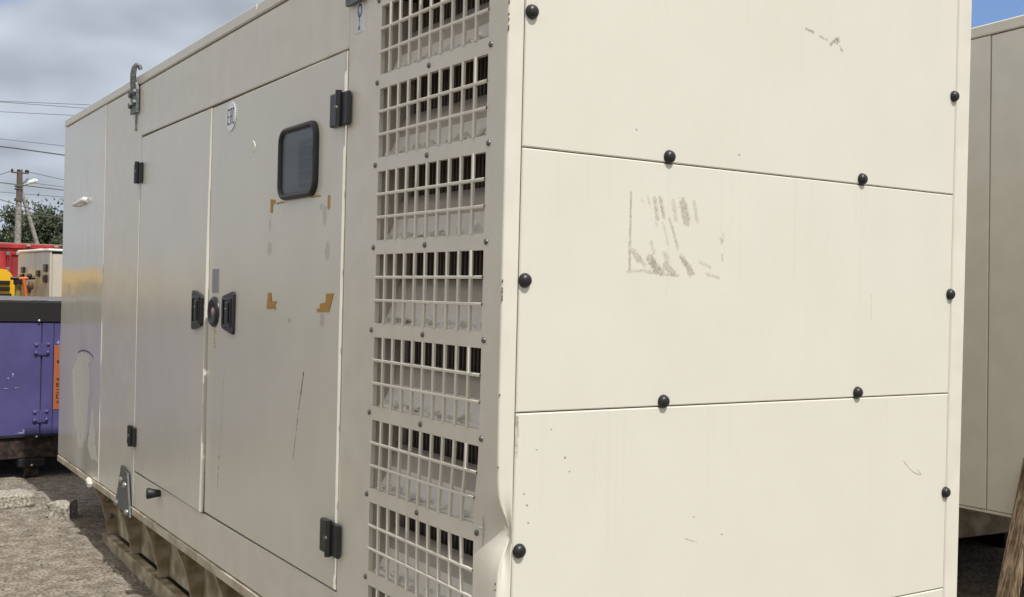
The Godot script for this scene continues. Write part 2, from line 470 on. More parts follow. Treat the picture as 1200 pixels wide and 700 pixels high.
func build_generator():
	var t = thing("generator_cabinet", "large cream generator cabinet with barred vents and dented corner in the foreground", "generator")
	# closed core behind the sheet metal
	var core := MB.new()
	core.box(Vector3(W / 2, 1.495, -3.26), Vector3(W - 0.06, 2.19, 4.58))
	obj("inner_core", core, M.dark, t)
	# --- roof
	for r in [[-L, -1.8245], [-1.8195, 0.004]]:
		var rf := MB.new()
		rf.box(Vector3(W / 2, 2.6285, (r[0] + r[1]) / 2), Vector3(W + 0.006, 0.049, r[1] - r[0]), 0.005)
		obj("roof_panel", rf, M.cream, t)
	var rt := MB.new()
	rt.box(Vector3(W / 2, 2.60, -L / 2), Vector3(W - 0.03, 0.012, L - 0.03))
	obj("roof_gasket", rt, M.dark, t)
	var und := MB.new()
	und.box(Vector3(W / 2, 0.402, -L / 2), Vector3(W - 0.05, 0.012, L - 0.05))
	obj("floor_plate", und, M.dark, t)
	# --- long side, from the far end to the near one
	var far_wave = func(s: float, v: float) -> float:
		var e = 16.0 * s * (1.0 - s) * v * (1.0 - v)
		return 0.0035 * s + e * (0.010 * fbm(s * 60.0, v * 45.0, 3.0) + 0.0025 * fbm(s * 110.0, v * 70.0, 8.0)) - 0.020 * exp(-pow((s - 0.58) / 0.13, 2.0) - pow((v - 0.17) / 0.15, 4.0)) + 0.004 * exp(-pow((s - 0.02) / 0.10, 2.0) - pow((v - 0.32) / 0.05, 2.0))
	# two rougher patches under a dark curved line along the crease
	var fim = canvas(512, 916, 77.0, 0.010)
	var rough := Image.create(512, 916, true, Image.FORMAT_RGB8)
	rough.fill(Color(0.22, 0.22, 0.22))
	var fpx = func(z: float, y: float) -> Vector2: return Vector2((z + L) / (L - 4.3425) * 512.0, (Y1 - y) / (Y1 - Y0) * 916.0)
	for shape in [[[-4.998, 1.114], [-4.85, 1.128], [-4.683, 1.122], [-4.661, 0.912], [-4.755, 0.731], [-4.818, 0.619], [-4.883, 0.526], [-4.959, 0.516], [-5.083, 0.696], [-5.155, 0.99]],
			[[-4.531, 0.857], [-4.47, 0.711], [-4.383, 0.522], [-4.517, 0.503], [-4.665, 0.565], [-4.587, 0.723]]]:
		var poly := PackedVector2Array()
		for q in shape: poly.append(fpx.call(q[0], q[1]))
		for y in range(590, 890):
			for x in range(120, 508):
				var p = Vector2(x + 14.0 * fbm(x * 2.0, y * 2.0, 3.0), y + 8.0 * fbm(x * 2.0, y * 2.0, 13.0))
				if Geometry2D.is_point_in_polygon(p, poly):
					rough.set_pixel(x, y, Color(0.85, 0.85, 0.85))
	var dk2 = Color(0.30, 0.27, 0.22)
	var arc = [[-4.999, 1.118], [-4.93, 1.133], [-4.848, 1.139], [-4.76, 1.142], [-4.677, 1.138], [-4.60, 1.128], [-4.545, 1.112]]
	for q in arc.size() - 1:
		stroke(fim, fpx.call(arc[q][0], arc[q][1]), fpx.call(arc[q + 1][0], arc[q + 1][1]), 2.0, dk2, 0.85, 0.4)
	for q in [[-4.95, 0.62, -4.88, 0.50], [-4.55, 0.92, -4.49, 0.70], [-4.44, 1.30, -4.40, 0.95], [-4.50, 1.62, -4.44, 1.40]]:
		stroke(fim, fpx.call(q[0], q[1]), fpx.call(q[2], q[3]), 1.0, Color(0.70, 0.67, 0.61), 0.6, 1.0)
	var far_mat = use_image(sc(0.668, 0.654, 0.572), 0.60, fim)
	rough.generate_mipmaps()
	far_mat.roughness_texture = ImageTexture.create_from_image(rough)
	var fp = obj("far_panel", side_panel(-L, -4.3425, Y0, Y1, 40, 60, far_wave), far_mat, t)
	tag(fp, "far glossy panel dented below the middle")
	var pw = func(s: float, v: float) -> float: return 0.0018 * s * (1.0 - smoothstep(0.75, 0.85, v)) + 0.0016 * fbm(s * 70.0, v * 90.0, 12.0)
	obj("side_panel", side_panel(-4.3395, -3.5465, Y0, Y1, 16, 40, pw), M.cream, t)
	var lw = func(s: float, v: float) -> float: return 0.0015 * fbm(s * 190.0, v * 40.0, 22.0) * 4.0 * v * (1.0 - v)
	obj("lintel_panel", side_panel(-3.5435, -0.953, 2.3285, Y1, 50, 8, lw), M.cream, t)
	var sw = func(s: float, v: float) -> float: return 0.0012 * fbm(s * 190.0, v * 30.0, 32.0)
	obj("sill_panel", side_panel(-3.5435, -0.953, Y0, 0.5775, 50, 6, sw), M.cream, t)
	var far_end := MB.new()
	far_end.box(Vector3(W / 2, 1.4985, -L - 0.002), Vector3(W - 0.01, Y1 - Y0, 0.02), 0.003)
	obj("far_end_panel", far_end, M.cream, t)
	var back := MB.new()
	back.box(Vector3(W - 0.01, 1.4985, -L / 2), Vector3(0.02, Y1 - Y0, L - 0.03), 0.003)
	obj("back_side_panel", back, M.cream, t)
	build_doors(t)
	build_grille(t)
	build_end(t)
	build_side_fittings(t)
	build_skid(t)

func door_image(w: float, h: float, seed_: float) -> Image:
	return canvas(int(w * 420), int(h * 420), seed_, 0.02)

func build_doors(t: Node3D):
	# door 1 (farther), its near edge stands proud and twists outwards towards the bottom
	var y0 = 0.5865; var y1 = 2.3195
	var z0 = -3.5395; var z1 = -2.3575
	var w1 = func(s: float, v: float) -> float:
		return s * (0.0035 + 0.0145 * pow(1.0 - v, 0.7)) + 0.0022 * fbm(s * 90.0, v * 120.0, 41.0)
	var im1 = door_image(z1 - z0, y1 - y0, 3.0)
	var sx1 = func(z: float, y: float) -> Vector2: return Vector2((z - z0) / (z1 - z0) * im1.get_width(), (y1 - y) / (y1 - y0) * im1.get_height())
	var soft = Color(0.90, 0.89, 0.86)
	for k in 7:
		var a: Vector2 = sx1.call(-2.95 + 0.07 * k, 1.05 - 0.03 * k)
		stroke(im1, a, a + Vector2(4 - k, 40 + 9 * k), 1.3, soft, 0.35)
	var d1 = obj("door", side_panel(z0, z1, y0, y1, 26, 40, w1, 0.004), use_image(sc(0.668, 0.654, 0.572), 0.27, im1), t)
	# door 2 (nearer)
	var q0 = -2.3535; var q1 = -0.9585
	var w2 = func(s: float, v: float) -> float:
		return s * 0.0080 + 0.0022 * fbm(s * 100.0, v * 120.0, 61.0)
	var im2 = door_image(q1 - q0, y1 - y0, 9.0)
	var px = func(z: float, y: float) -> Vector2: return Vector2((z - q0) / (q1 - q0) * im2.get_width(), (y1 - y) / (y1 - y0) * im2.get_height())
	var rust = Color(0.36, 0.30, 0.24); var ink = Color(0.30, 0.28, 0.25)
	stroke(im2, px.call(-1.253, 1.264), px.call(-1.275, 1.19), 1.5, ink, 0.85)
	stroke(im2, px.call(-1.275, 1.19), px.call(-1.292, 1.134), 1.0, rust, 0.8)
	stroke(im2, px.call(-1.292, 1.134), px.call(-1.336, 0.95), 0.7, ink, 0.75, 1.2)
	stroke(im2, px.call(-2.165, 0.87), px.call(-2.183, 0.70), 0.7, ink, 0.6, 2.2)
	stroke(im2, px.call(-2.12, 1.22), px.call(-2.165, 0.85), 0.7, Color(0.72, 0.69, 0.63), 0.55, 1.0)
	var pale = Color(1, 1, 0.99)
	for c in [[-1.812, 2.118, -1.795, 2.098], [-1.795, 2.098, -1.806, 2.078]]:
		stroke(im2, px.call(c[0], c[1]), px.call(c[2], c[3]), 2.0, pale, 0.95, 0.5)
	stroke(im2, px.call(-1.806, 2.118), px.call(-1.79, 2.10), 0.8, Color(0.5, 0.46, 0.4), 0.7)
	for c in [[-1.72, 2.09], [-1.95, 2.05], [-1.80, 2.03], [-1.69, 1.95], [-2.02, 1.18]]:
		stroke(im2, px.call(c[0], c[1]), px.call(c[0] + 0.004, c[1] - 0.003), 0.9, pale, 0.8)
	# faint smudges left round the torn-off notice
	for c in [[-1.62, 1.70, 0.03, 0.03], [-1.07, 1.68, 0.022, 0.035], [-1.10, 1.80, 0.02, 0.04], [-1.62, 1.79, 0.014, 0.03], [-1.10, 1.45, 0.022, 0.025], [-1.40, 1.44, 0.02, 0.01], [-1.13, 1.83, 0.02, 0.012]]:
		var o: Vector2 = px.call(c[0], c[1])
		var rx = c[2] * 420.0; var ry = c[3] * 420.0
		for yy in range(int(o.y - ry), int(o.y + ry)):
			for xx in range(int(o.x - rx), int(o.x + rx)):
				var e = pow((xx - o.x) / rx, 2.0) + pow((yy - o.y) / ry, 2.0)
				dab(im2, xx, yy, Color(0.74, 0.72, 0.68), 0.45 * smoothstep(1.0, 0.6, e + 0.5 * fbm(xx * 6.0, yy * 6.0, 5.0)))
	var chip := MB.new()
	chip.prism(Vector3(-0.0030, 0, 0), Vector3(0, 0, 1), Vector3(0, 1, 0), OUT, PackedVector2Array([Vector2(-1.826, 2.122), Vector2(-1.806, 2.112), Vector2(-1.796, 2.098), Vector2(-1.802, 2.084), Vector2(-1.818, 2.074), Vector2(-1.811, 2.086), Vector2(-1.809, 2.098), Vector2(-1.814, 2.110)]), 0.003)
	# the margin pressed along the left edge
	stroke(im2, px.call(-2.235, 2.28), px.call(-2.235, 0.62), 0.8, Color(0.90, 0.89, 0.87), 0.5, 0.4)
	var d2 = obj("door", side_panel(q0, q1, y0, y1, 30, 40, w2, 0.004), use_image(sc(0.668, 0.654, 0.572), 0.27, im2), t)
	obj("paint_blister", chip, M.scrap, d2)
	# --- hinges
	for h in [[d2, -0.978, 2.133, 0.135, 0.108], [d2, -0.980, 0.752, 0.135, 0.108], [d1, -3.546, 2.135, 0.125, 0.105], [d1, -3.563, 0.767, 0.125, 0.10]]:
		var hb := MB.new()
		var lift = 0.007 if h[0] == d2 else 0.003
		hb.box(Vector3(-0.008 - lift, h[2], h[1] - h[3] * 0.24), Vector3(0.018, h[4], h[3] * 0.50), 0.004)
		hb.box(Vector3(-0.006 - lift, h[2] - 0.002, h[1] + h[3] * 0.30), Vector3(0.016, h[4], h[3] * 0.38), 0.004)
		hb.tube([Vector3(-0.018 - lift, h[2] - h[4] * 0.54, h[1] + h[3] * 0.06), Vector3(-0.018 - lift, h[2] + h[4] * 0.54, h[1] + h[3] * 0.06)], 0.011, 10)
		var hg = obj("hinge", hb, M.black, h[0])
		var pin := MB.new()
		pin.lathe(Vector3(-0.028 - lift, h[2] + 0.002, h[1] + h[3] * 0.06), Vector3(-1, 0, 0), [Vector2(0.009, -0.004), Vector2(0.008, 0.002), Vector2(0, 0.004)], 8)
		obj("hinge_screw", pin, M.screw, h[0])
	# --- window in door 2
	var zc = -1.337; var yc = 1.997; var hw = 0.172; var hh = 0.129; var rr = 0.055
	var ring = func(inset: float) -> PackedVector2Array:
		var p := PackedVector2Array()
		var r = max(rr - inset, 0.012)
		for c in [[1, 1, 0.0], [-1, 1, PI / 2], [-1, -1, PI], [1, -1, 1.5 * PI]]:
			for k in 7:
				var a = c[2] + PI / 2 * k / 6.0
				p.append(Vector2(zc + c[0] * (hw - inset - r) + cos(a) * r, yc + c[1] * (hh - inset - r) + sin(a) * r))
		return p
	var prof = [[0.0, 0.000], [0.000, 0.010], [0.004, 0.017], [0.011, 0.019], [0.018, 0.016], [0.022, 0.008], [0.022, 0.0005]]
	var seal := MB.new()
	for i in prof.size() - 1:
		var a = ring.call(prof[i][0]); var b = ring.call(prof[i + 1][0])
		for k in a.size():
			var k2 = (k + 1) % a.size()
			var xo = -0.0065
			var A = Vector3(xo - prof[i][1], a[k].y, a[k].x); var B = Vector3(xo - prof[i][1], a[k2].y, a[k2].x)
			var C = Vector3(xo - prof[i + 1][1], b[k2].y, b[k2].x); var D = Vector3(xo - prof[i + 1][1], b[k].y, b[k].x)
			var outw = (Vector3(0, a[k].y - yc, a[k].x - zc)).normalized()
			var hint = outw * (prof[i + 1][1] - prof[i][1]) * -1.0 * -1.0 + OUT * (prof[i + 1][0] - prof[i][0])
			seal.quad(A, B, C, D, hint, true)
	obj("window_seal", seal, M.rubber, d2)
	# glass over a grey sheet with a darker banded patch
	var gp: PackedVector2Array = ring.call(0.020)
	var gl := MB.new()
	gl.prism(Vector3(-0.0125, 0, 0), Vector3(0, 0, 1), Vector3(0, 1, 0), OUT, gp, 0.004)
	obj("window_pane", gl, M.glass, d2)
	var bk := MB.new()
	bk.prism(Vector3(-0.0085, 0, 0), Vector3(0, 0, 1), Vector3(0, 1, 0), OUT, gp, 0.0012)
	obj("pane_backing", bk, M.panel_grey, d2)
	var sp := MB.new()
	sp.box(Vector3(-0.0102, yc - 0.012, zc + 0.063), Vector3(0.0006, 0.166, 0.122))
	obj("dark_patch", sp, M.panel_dark, d2)
	for k in 4:
		var ln := MB.new()
		ln.box(Vector3(-0.0108, yc - 0.075 + 0.042 * k, zc + 0.063), Vector3(0.0006, 0.004, 0.118))
		obj("patch_line", ln, M.panel_grey, d2)
	# --- latch handles and lock
	for s in [[d1, -2.508, -2.374, 0.086, 0.066, 0.017], [d2, -2.135, -1.990, 0.066, 0.086, 0.004]]:
		var p := PackedVector2Array([Vector2(s[1] + 0.012, 1.449 - s[3]), Vector2(s[2] - 0.010, 1.449 - s[4]), Vector2(s[2], 1.449 - s[4] + 0.012), Vector2(s[2], 1.449 + s[4] - 0.012), Vector2(s[2] - 0.010, 1.449 + s[4]), Vector2(s[1] + 0.012, 1.449 + s[3]), Vector2(s[1], 1.449 + s[3] - 0.012), Vector2(s[1], 1.449 - s[3] + 0.012)])
		var x0 = -s[5] + 0.004
		var hb := MB.new()
		hb.prism(Vector3(x0, 0, 0), Vector3(0, 0, 1), Vector3(0, 1, 0), OUT, p, 0.014)
		var lh = obj("latch_handle", hb, M.black, s[0])
		var rim := MB.new()
		var zm = (s[1] + s[2]) / 2.0
		for b in [[zm - 0.046, 1.449, 0.008, 0.10], [zm + 0.046, 1.449, 0.008, 0.10], [zm, 1.503, 0.10, 0.008], [zm, 1.395, 0.10, 0.008]]:
			rim.box(Vector3(x0 - 0.0155, b[1], b[0]), Vector3(0.007, b[3], b[2]), 0.002)
		obj("latch_rim", rim, M.black, s[0])
		var lever := MB.new()
		lever.box(Vector3(x0 - 0.018, 1.449, zm + 0.012), Vector3(0.011, 0.084, 0.034), 0.004)
		obj("latch_lever", lever, M.black, s[0])
		var lv := MB.new()
		lv.lathe(Vector3(x0 - 0.0235, 1.462, zm + 0.012), OUT, [Vector2(0.007, 0), Vector2(0.006, 0.003), Vector2(0, 0.004)], 8)
		obj("latch_pin", lv, M.screw, s[0])
	var lk := MB.new()
	lk.lathe(Vector3(0.002, 1.447, -2.262), OUT, [Vector2(0.064, 0), Vector2(0.064, 0.010), Vector2(0.056, 0.017), Vector2(0.044, 0.017), Vector2(0.036, 0.010), Vector2(0, 0.010)], 24)
	obj("lock_ring", lk, M.black, d2)
	var kc := MB.new()
	kc.lathe(Vector3(-0.008, 1.447, -2.256), OUT, [Vector2(0.019, 0), Vector2(0.019, 0.004), Vector2(0.014, 0.007), Vector2(0, 0.007)], 14)
	obj("key_cylinder", kc, mat(sc(0.40, 0.30, 0.28), 0.35, 0.6), d2)
	var drip := MB.new()
	for k in 5:
		drip.box(Vector3(-0.0012, 1.365 - 0.016 * k, -2.253 + 0.003 * sin(k * 2.0)), Vector3(0.002, 0.010, 0.012 + 0.004 * (k % 2)))
	obj("yellow_mark", drip, mat(sc(0.42, 0.36, 0.10), 0.6), d2)
	var gt := MB.new()
	gt.box(Vector3(-0.0018, 1.578, -2.256), Vector3(0.002, 0.10, 0.088), 0.0006)
	obj("grey_tape", gt, M.grey_tape, d2)
	# --- yellow-brown tape corners of a torn-off notice
	var tapes = [
		[[-1.614, 1.882], [-1.567, 1.877], [-1.56, 1.867], [-1.591, 1.86], [-1.594, 1.831], [-1.613, 1.832]],
		[[-1.551, 1.865], [-1.512, 1.867], [-1.479, 1.866], [-1.479, 1.861], [-1.551, 1.860]],
		[[-1.223, 1.869], [-1.143, 1.868], [-1.142, 1.864], [-1.223, 1.863]],
		[[-1.073, 1.864], [-1.061, 1.862], [-1.060, 1.816], [-1.076, 1.817]],
		[[-1.619, 1.534], [-1.587, 1.535], [-1.581, 1.504], [-1.526, 1.504], [-1.545, 1.492], [-1.534, 1.473], [-1.56, 1.478], [-1.631, 1.475]],
		[[-1.071, 1.538], [-1.011, 1.54], [-1.044, 1.479], [-1.141, 1.476], [-1.152, 1.49], [-1.136, 1.484], [-1.12, 1.492], [-1.121, 1.504], [-1.073, 1.509]]]
	for tp in tapes:
		var poly := PackedVector2Array()
		for q in tp: poly.append(Vector2(q[0], q[1]))
		var tb := MB.new()
		var off = -0.0082 * (poly[0].x - q0) / (q1 - q0)
		tb.prism(Vector3(off - 0.0012, 0, 0), Vector3(0, 0, 1), Vector3(0, 1, 0), OUT, poly, 0.0012)
		obj("tape_remnant", tb, M.tape, d2)
	# --- round sticker with the three-letter conformity mark
	var es := Image.create(128, 128, true, Image.FORMAT_RGB8)
	es.fill(Color(0.90, 0.91, 0.93))
	var dk = Color(0.12, 0.13, 0.20)
	for r in [[20, 28, 9, 72], [20, 28, 30, 9], [20, 60, 26, 8], [20, 91, 30, 9],          # E
			[57, 28, 9, 72], [57, 28, 18, 9], [66, 60, 9, 8], [74, 28, 9, 72],              # A
			[90, 28, 9, 72], [90, 28, 22, 9], [90, 91, 22, 9]]:                              # C
		es.fill_rect(Rect2i(r[0], r[1], r[2], r[3]), dk)
	var ep := MB.new()
	var cn = Vector3(-0.0056, 2.249, -2.098)
	for k in 32:
		var a = TAU * k / 32; var b = TAU * (k + 1) / 32
		var pa = Vector2(cos(a), sin(a)); var pb = Vector2(cos(b), sin(b))
		var uvf = func(q: Vector2) -> Vector2: return Vector2(0.5 + q.x * 0.5, 0.5 - q.y * 0.5)
		ep.tri(cn, cn + Vector3(0, pa.y, pa.x) * 0.059, cn + Vector3(0, pb.y, pb.x) * 0.059, OUT, false, Vector2(0.5, 0.5), uvf.call(pa), uvf.call(pb))
		ep.quad(cn + Vector3(0, pa.y, pa.x) * 0.059, cn + Vector3(0, pb.y, pb.x) * 0.059, cn + Vector3(0.003, pb.y * 0.059, pb.x * 0.059), cn + Vector3(0.003, pa.y * 0.059, pa.x * 0.059), Vector3(0, pa.y, pa.x))
	obj("conformity_sticker", ep, use_image(Color.WHITE, 0.4, es), d2)

func build_grille(t: Node3D):
	var warp = dent
	var holes = []
	for k in 8:
		var b = 2.205 - 0.2505 * k
		holes.append([b, b + 0.208])
	var zh0 = -0.720; var zh1 = -0.093
	var zs: Array = []
	for i in 9: zs.append(lerp(-0.951, zh0, i / 8.0))
	for i in range(1, 31): zs.append(lerp(zh0, zh1, i / 30.0))
	for i in range(1, 7): zs.append(lerp(zh1, -0.006, i / 6.0))
	var ys: Array = [Y0, 0.43]
	for k in range(7, -1, -1):
		for i in 9: ys.append(lerp(holes[k][0], holes[k][1], i / 8.0))
		if k > 0: ys.append((holes[k][1] + holes[k - 1][0]) / 2.0)
	ys += [2.45, 2.50, Y1]
	var inside = func(z: float, y: float) -> bool:
		if z < zh0 or z > zh1: return false
		for h in holes:
			if y > h[0] and y < h[1]: return true
		return false
	var fr := MB.new(warp)
	for i in zs.size() - 1:
		for j in ys.size() - 1:
			if inside.call((zs[i] + zs[i + 1]) / 2, (ys[j] + ys[j + 1]) / 2): continue
			fr.quad(Vector3(0, ys[j], zs[i]), Vector3(0, ys[j], zs[i + 1]), Vector3(0, ys[j + 1], zs[i + 1]), Vector3(0, ys[j + 1], zs[i]), OUT, true)
	var n = 12
	for h in holes:
		for i in 30:
			var a = lerp(zh0, zh1, i / 30.0); var b = lerp(zh0, zh1, (i + 1) / 30.0)
			fr.quad(Vector3(0, h[0], a), Vector3(0, h[0], b), Vector3(0.014, h[0], b), Vector3(0.014, h[0], a), Vector3.UP)
			fr.quad(Vector3(0, h[1], a), Vector3(0, h[1], b), Vector3(0.014, h[1], b), Vector3(0.014, h[1], a), Vector3.DOWN)
		for j in 8:
			var a = lerp(h[0], h[1], j / 8.0); var b = lerp(h[0], h[1], (j + 1) / 8.0)
			fr.quad(Vector3(0, a, zh0), Vector3(0, b, zh0), Vector3(0.014, b, zh0), Vector3(0.014, a, zh0), FRONT)
			fr.quad(Vector3(0, a, zh1), Vector3(0, b, zh1), Vector3(0.014, b, zh1), Vector3(0.014, a, zh1), -FRONT)
	for j in ys.size() - 1:
		fr.quad(Vector3(0, ys[j], -0.951), Vector3(0, ys[j + 1], -0.951), Vector3(0.02, ys[j + 1], -0.951), Vector3(0.02, ys[j], -0.951), -FRONT)
	var gf = obj("vent_frame", fr, M.cream, t)
	# bars: each a piece of its own
	for k in 8:
		var h = holes[k]
		for j in range(1, 10):
			var z = lerp(zh0, zh1, j / 10.0)
			var mb := MB.new(warp)
			var seg = 8 if k >= 4 else 1
			for s in seg:
				var a = lerp(h[0] - 0.001, h[1] + 0.001, s / float(seg)); var b = lerp(h[0] - 0.001, h[1] + 0.001, (s + 1) / float(seg))
				bar_piece(mb, Vector3(0.0006, a, z), Vector3(0.0006, b, z), Vector3(0, 0, 0.0048), Vector3(0.0042, 0, 0))
			obj("vent_bar", mb, M.cream, gf)
		for r in 2:
			var y = h[0] + 0.0693 * (r + 1)
			var mb := MB.new(warp)
			var seg = 16 if k >= 4 else 1
			for s in seg:
				var a = lerp(zh0 - 0.001, zh1 + 0.001, s / float(seg)); var b = lerp(zh0 - 0.001, zh1 + 0.001, (s + 1) / float(seg))
				bar_piece(mb, Vector3(0.0000, y, a), Vector3(0.0000, y, b), Vector3(0, 0.0044, 0), Vector3(0.0042, 0, 0))
			obj("vent_bar", mb, M.cream, gf)
		# scoop behind the opening: sloping sheet, two cheeks
		var sc_ := MB.new()
		var lining := MB.new()
		var top = h[0] + 0.134
		var wob: Array = []
		for i in 31: wob.append(0.006 * fbm(i * 34.0, k * 50.0, 2.0))
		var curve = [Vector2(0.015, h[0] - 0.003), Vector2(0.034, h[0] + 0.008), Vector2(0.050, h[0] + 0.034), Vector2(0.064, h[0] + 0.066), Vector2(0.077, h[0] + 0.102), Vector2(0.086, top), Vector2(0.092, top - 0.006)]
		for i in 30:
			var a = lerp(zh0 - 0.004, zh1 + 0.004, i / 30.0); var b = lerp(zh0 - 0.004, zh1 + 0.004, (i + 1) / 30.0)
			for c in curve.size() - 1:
				var low = c < 3                      # lining whitened below, sheet darkened above: light falloff put into their colours
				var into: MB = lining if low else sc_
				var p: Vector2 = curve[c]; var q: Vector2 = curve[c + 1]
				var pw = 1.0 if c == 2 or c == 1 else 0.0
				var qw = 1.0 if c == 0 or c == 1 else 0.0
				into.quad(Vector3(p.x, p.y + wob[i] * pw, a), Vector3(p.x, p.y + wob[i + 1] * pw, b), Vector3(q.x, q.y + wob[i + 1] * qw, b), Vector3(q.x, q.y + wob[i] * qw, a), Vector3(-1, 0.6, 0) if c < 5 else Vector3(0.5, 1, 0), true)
		for e in [[zh0 - 0.004, 1.0], [zh1 + 0.004, -1.0]]:
			sc_.quad(Vector3(0.0145, h[0] - 0.01, e[0]), Vector3(0.12, h[0] - 0.01, e[0]), Vector3(0.12, h[1] + 0.03, e[0]), Vector3(0.0145, h[1] + 0.03, e[0]), FRONT * e[1])
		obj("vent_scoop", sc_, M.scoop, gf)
		obj("scoop_lit_lining", lining, M.scrap, gf)
		# crumpled scraps of torn white lining lying along the scoop
		var scrap := MB.new()
		for q in 42:
			var zc = rng.randf_range(zh0 + 0.01, zh1 - 0.01); var s = rng.randf_range(0.008, 0.022)
			var c = Vector3(rng.randf_range(0.022, 0.034), h[0] + rng.randf_range(0.004, 0.016), zc)
			var e1 = Vector3(rng.randf_range(-0.3, 0.3), rng.randf_range(-0.3, 0.5), 1.0).normalized() * s
			var e2 = Vector3(-0.7, rng.randf_range(-0.2, 0.9), rng.randf_range(-0.5, 0.5)).normalized() * s * 0.7
			scrap.tri(c - e1, c + e1 * 0.6 - e2 * 0.4, c + e2, Vector3(-0.5, 1, 0))
			scrap.tri(c + e1 * 0.6 - e2 * 0.4, c + e1 + e2 * 0.7 + Vector3(0, 0.004, 0), c + e2, Vector3(-0.5, 1, 0))
		tag(obj("lining_scraps", scrap, M.scrap, gf), "", "", "", "stuff")
		# round-headed screws on the strip above the opening
		for z in [-0.738, -0.409, -0.080]:
			var y = h[1] + 0.021
			if y > 2.5: continue
			var sb := MB.new()
			sb.lathe(dent(Vector3(0, y, z)), OUT, [Vector2(0.0082, 0), Vector2(0.0082, 0.0015), Vector2(0.0068, 0.0045), Vector2(0.003, 0.0062), Vector2(0, 0.0065)], 10)
			obj("screw", sb, M.screw, gf)
	# radiator core deep behind the scoops
	var rad := MB.new()
	rad.box(Vector3(W / 2 + 0.08, 1.495, -0.498), Vector3(W - 0.24, 2.18, 0.93))
	obj("radiator_block", rad, M.dark, t)
	var fins := MB.new()
	for i in 44:
		fins.box(Vector3(0.128, 1.495, -0.94 + i * 0.0205), Vector3(0.02, 2.17, 0.007))
	tag(obj("radiator_fins", fins, M.fin, t), "", "", "", "stuff")

func bar_piece(mb: MB, a: Vector3, b: Vector3, hw: Vector3, hd: Vector3):
	var c = 0.62
	var prof = [-hw * c - hd, hw * c - hd, hw - hd * c, hw + hd, -hw + hd, -hw - hd * c]
	for i in prof.size():
		var p: Vector3 = prof[i]; var q: Vector3 = prof[(i + 1) % prof.size()]
		mb.quad(a + p, a + q, b + q, b + p, p + q)

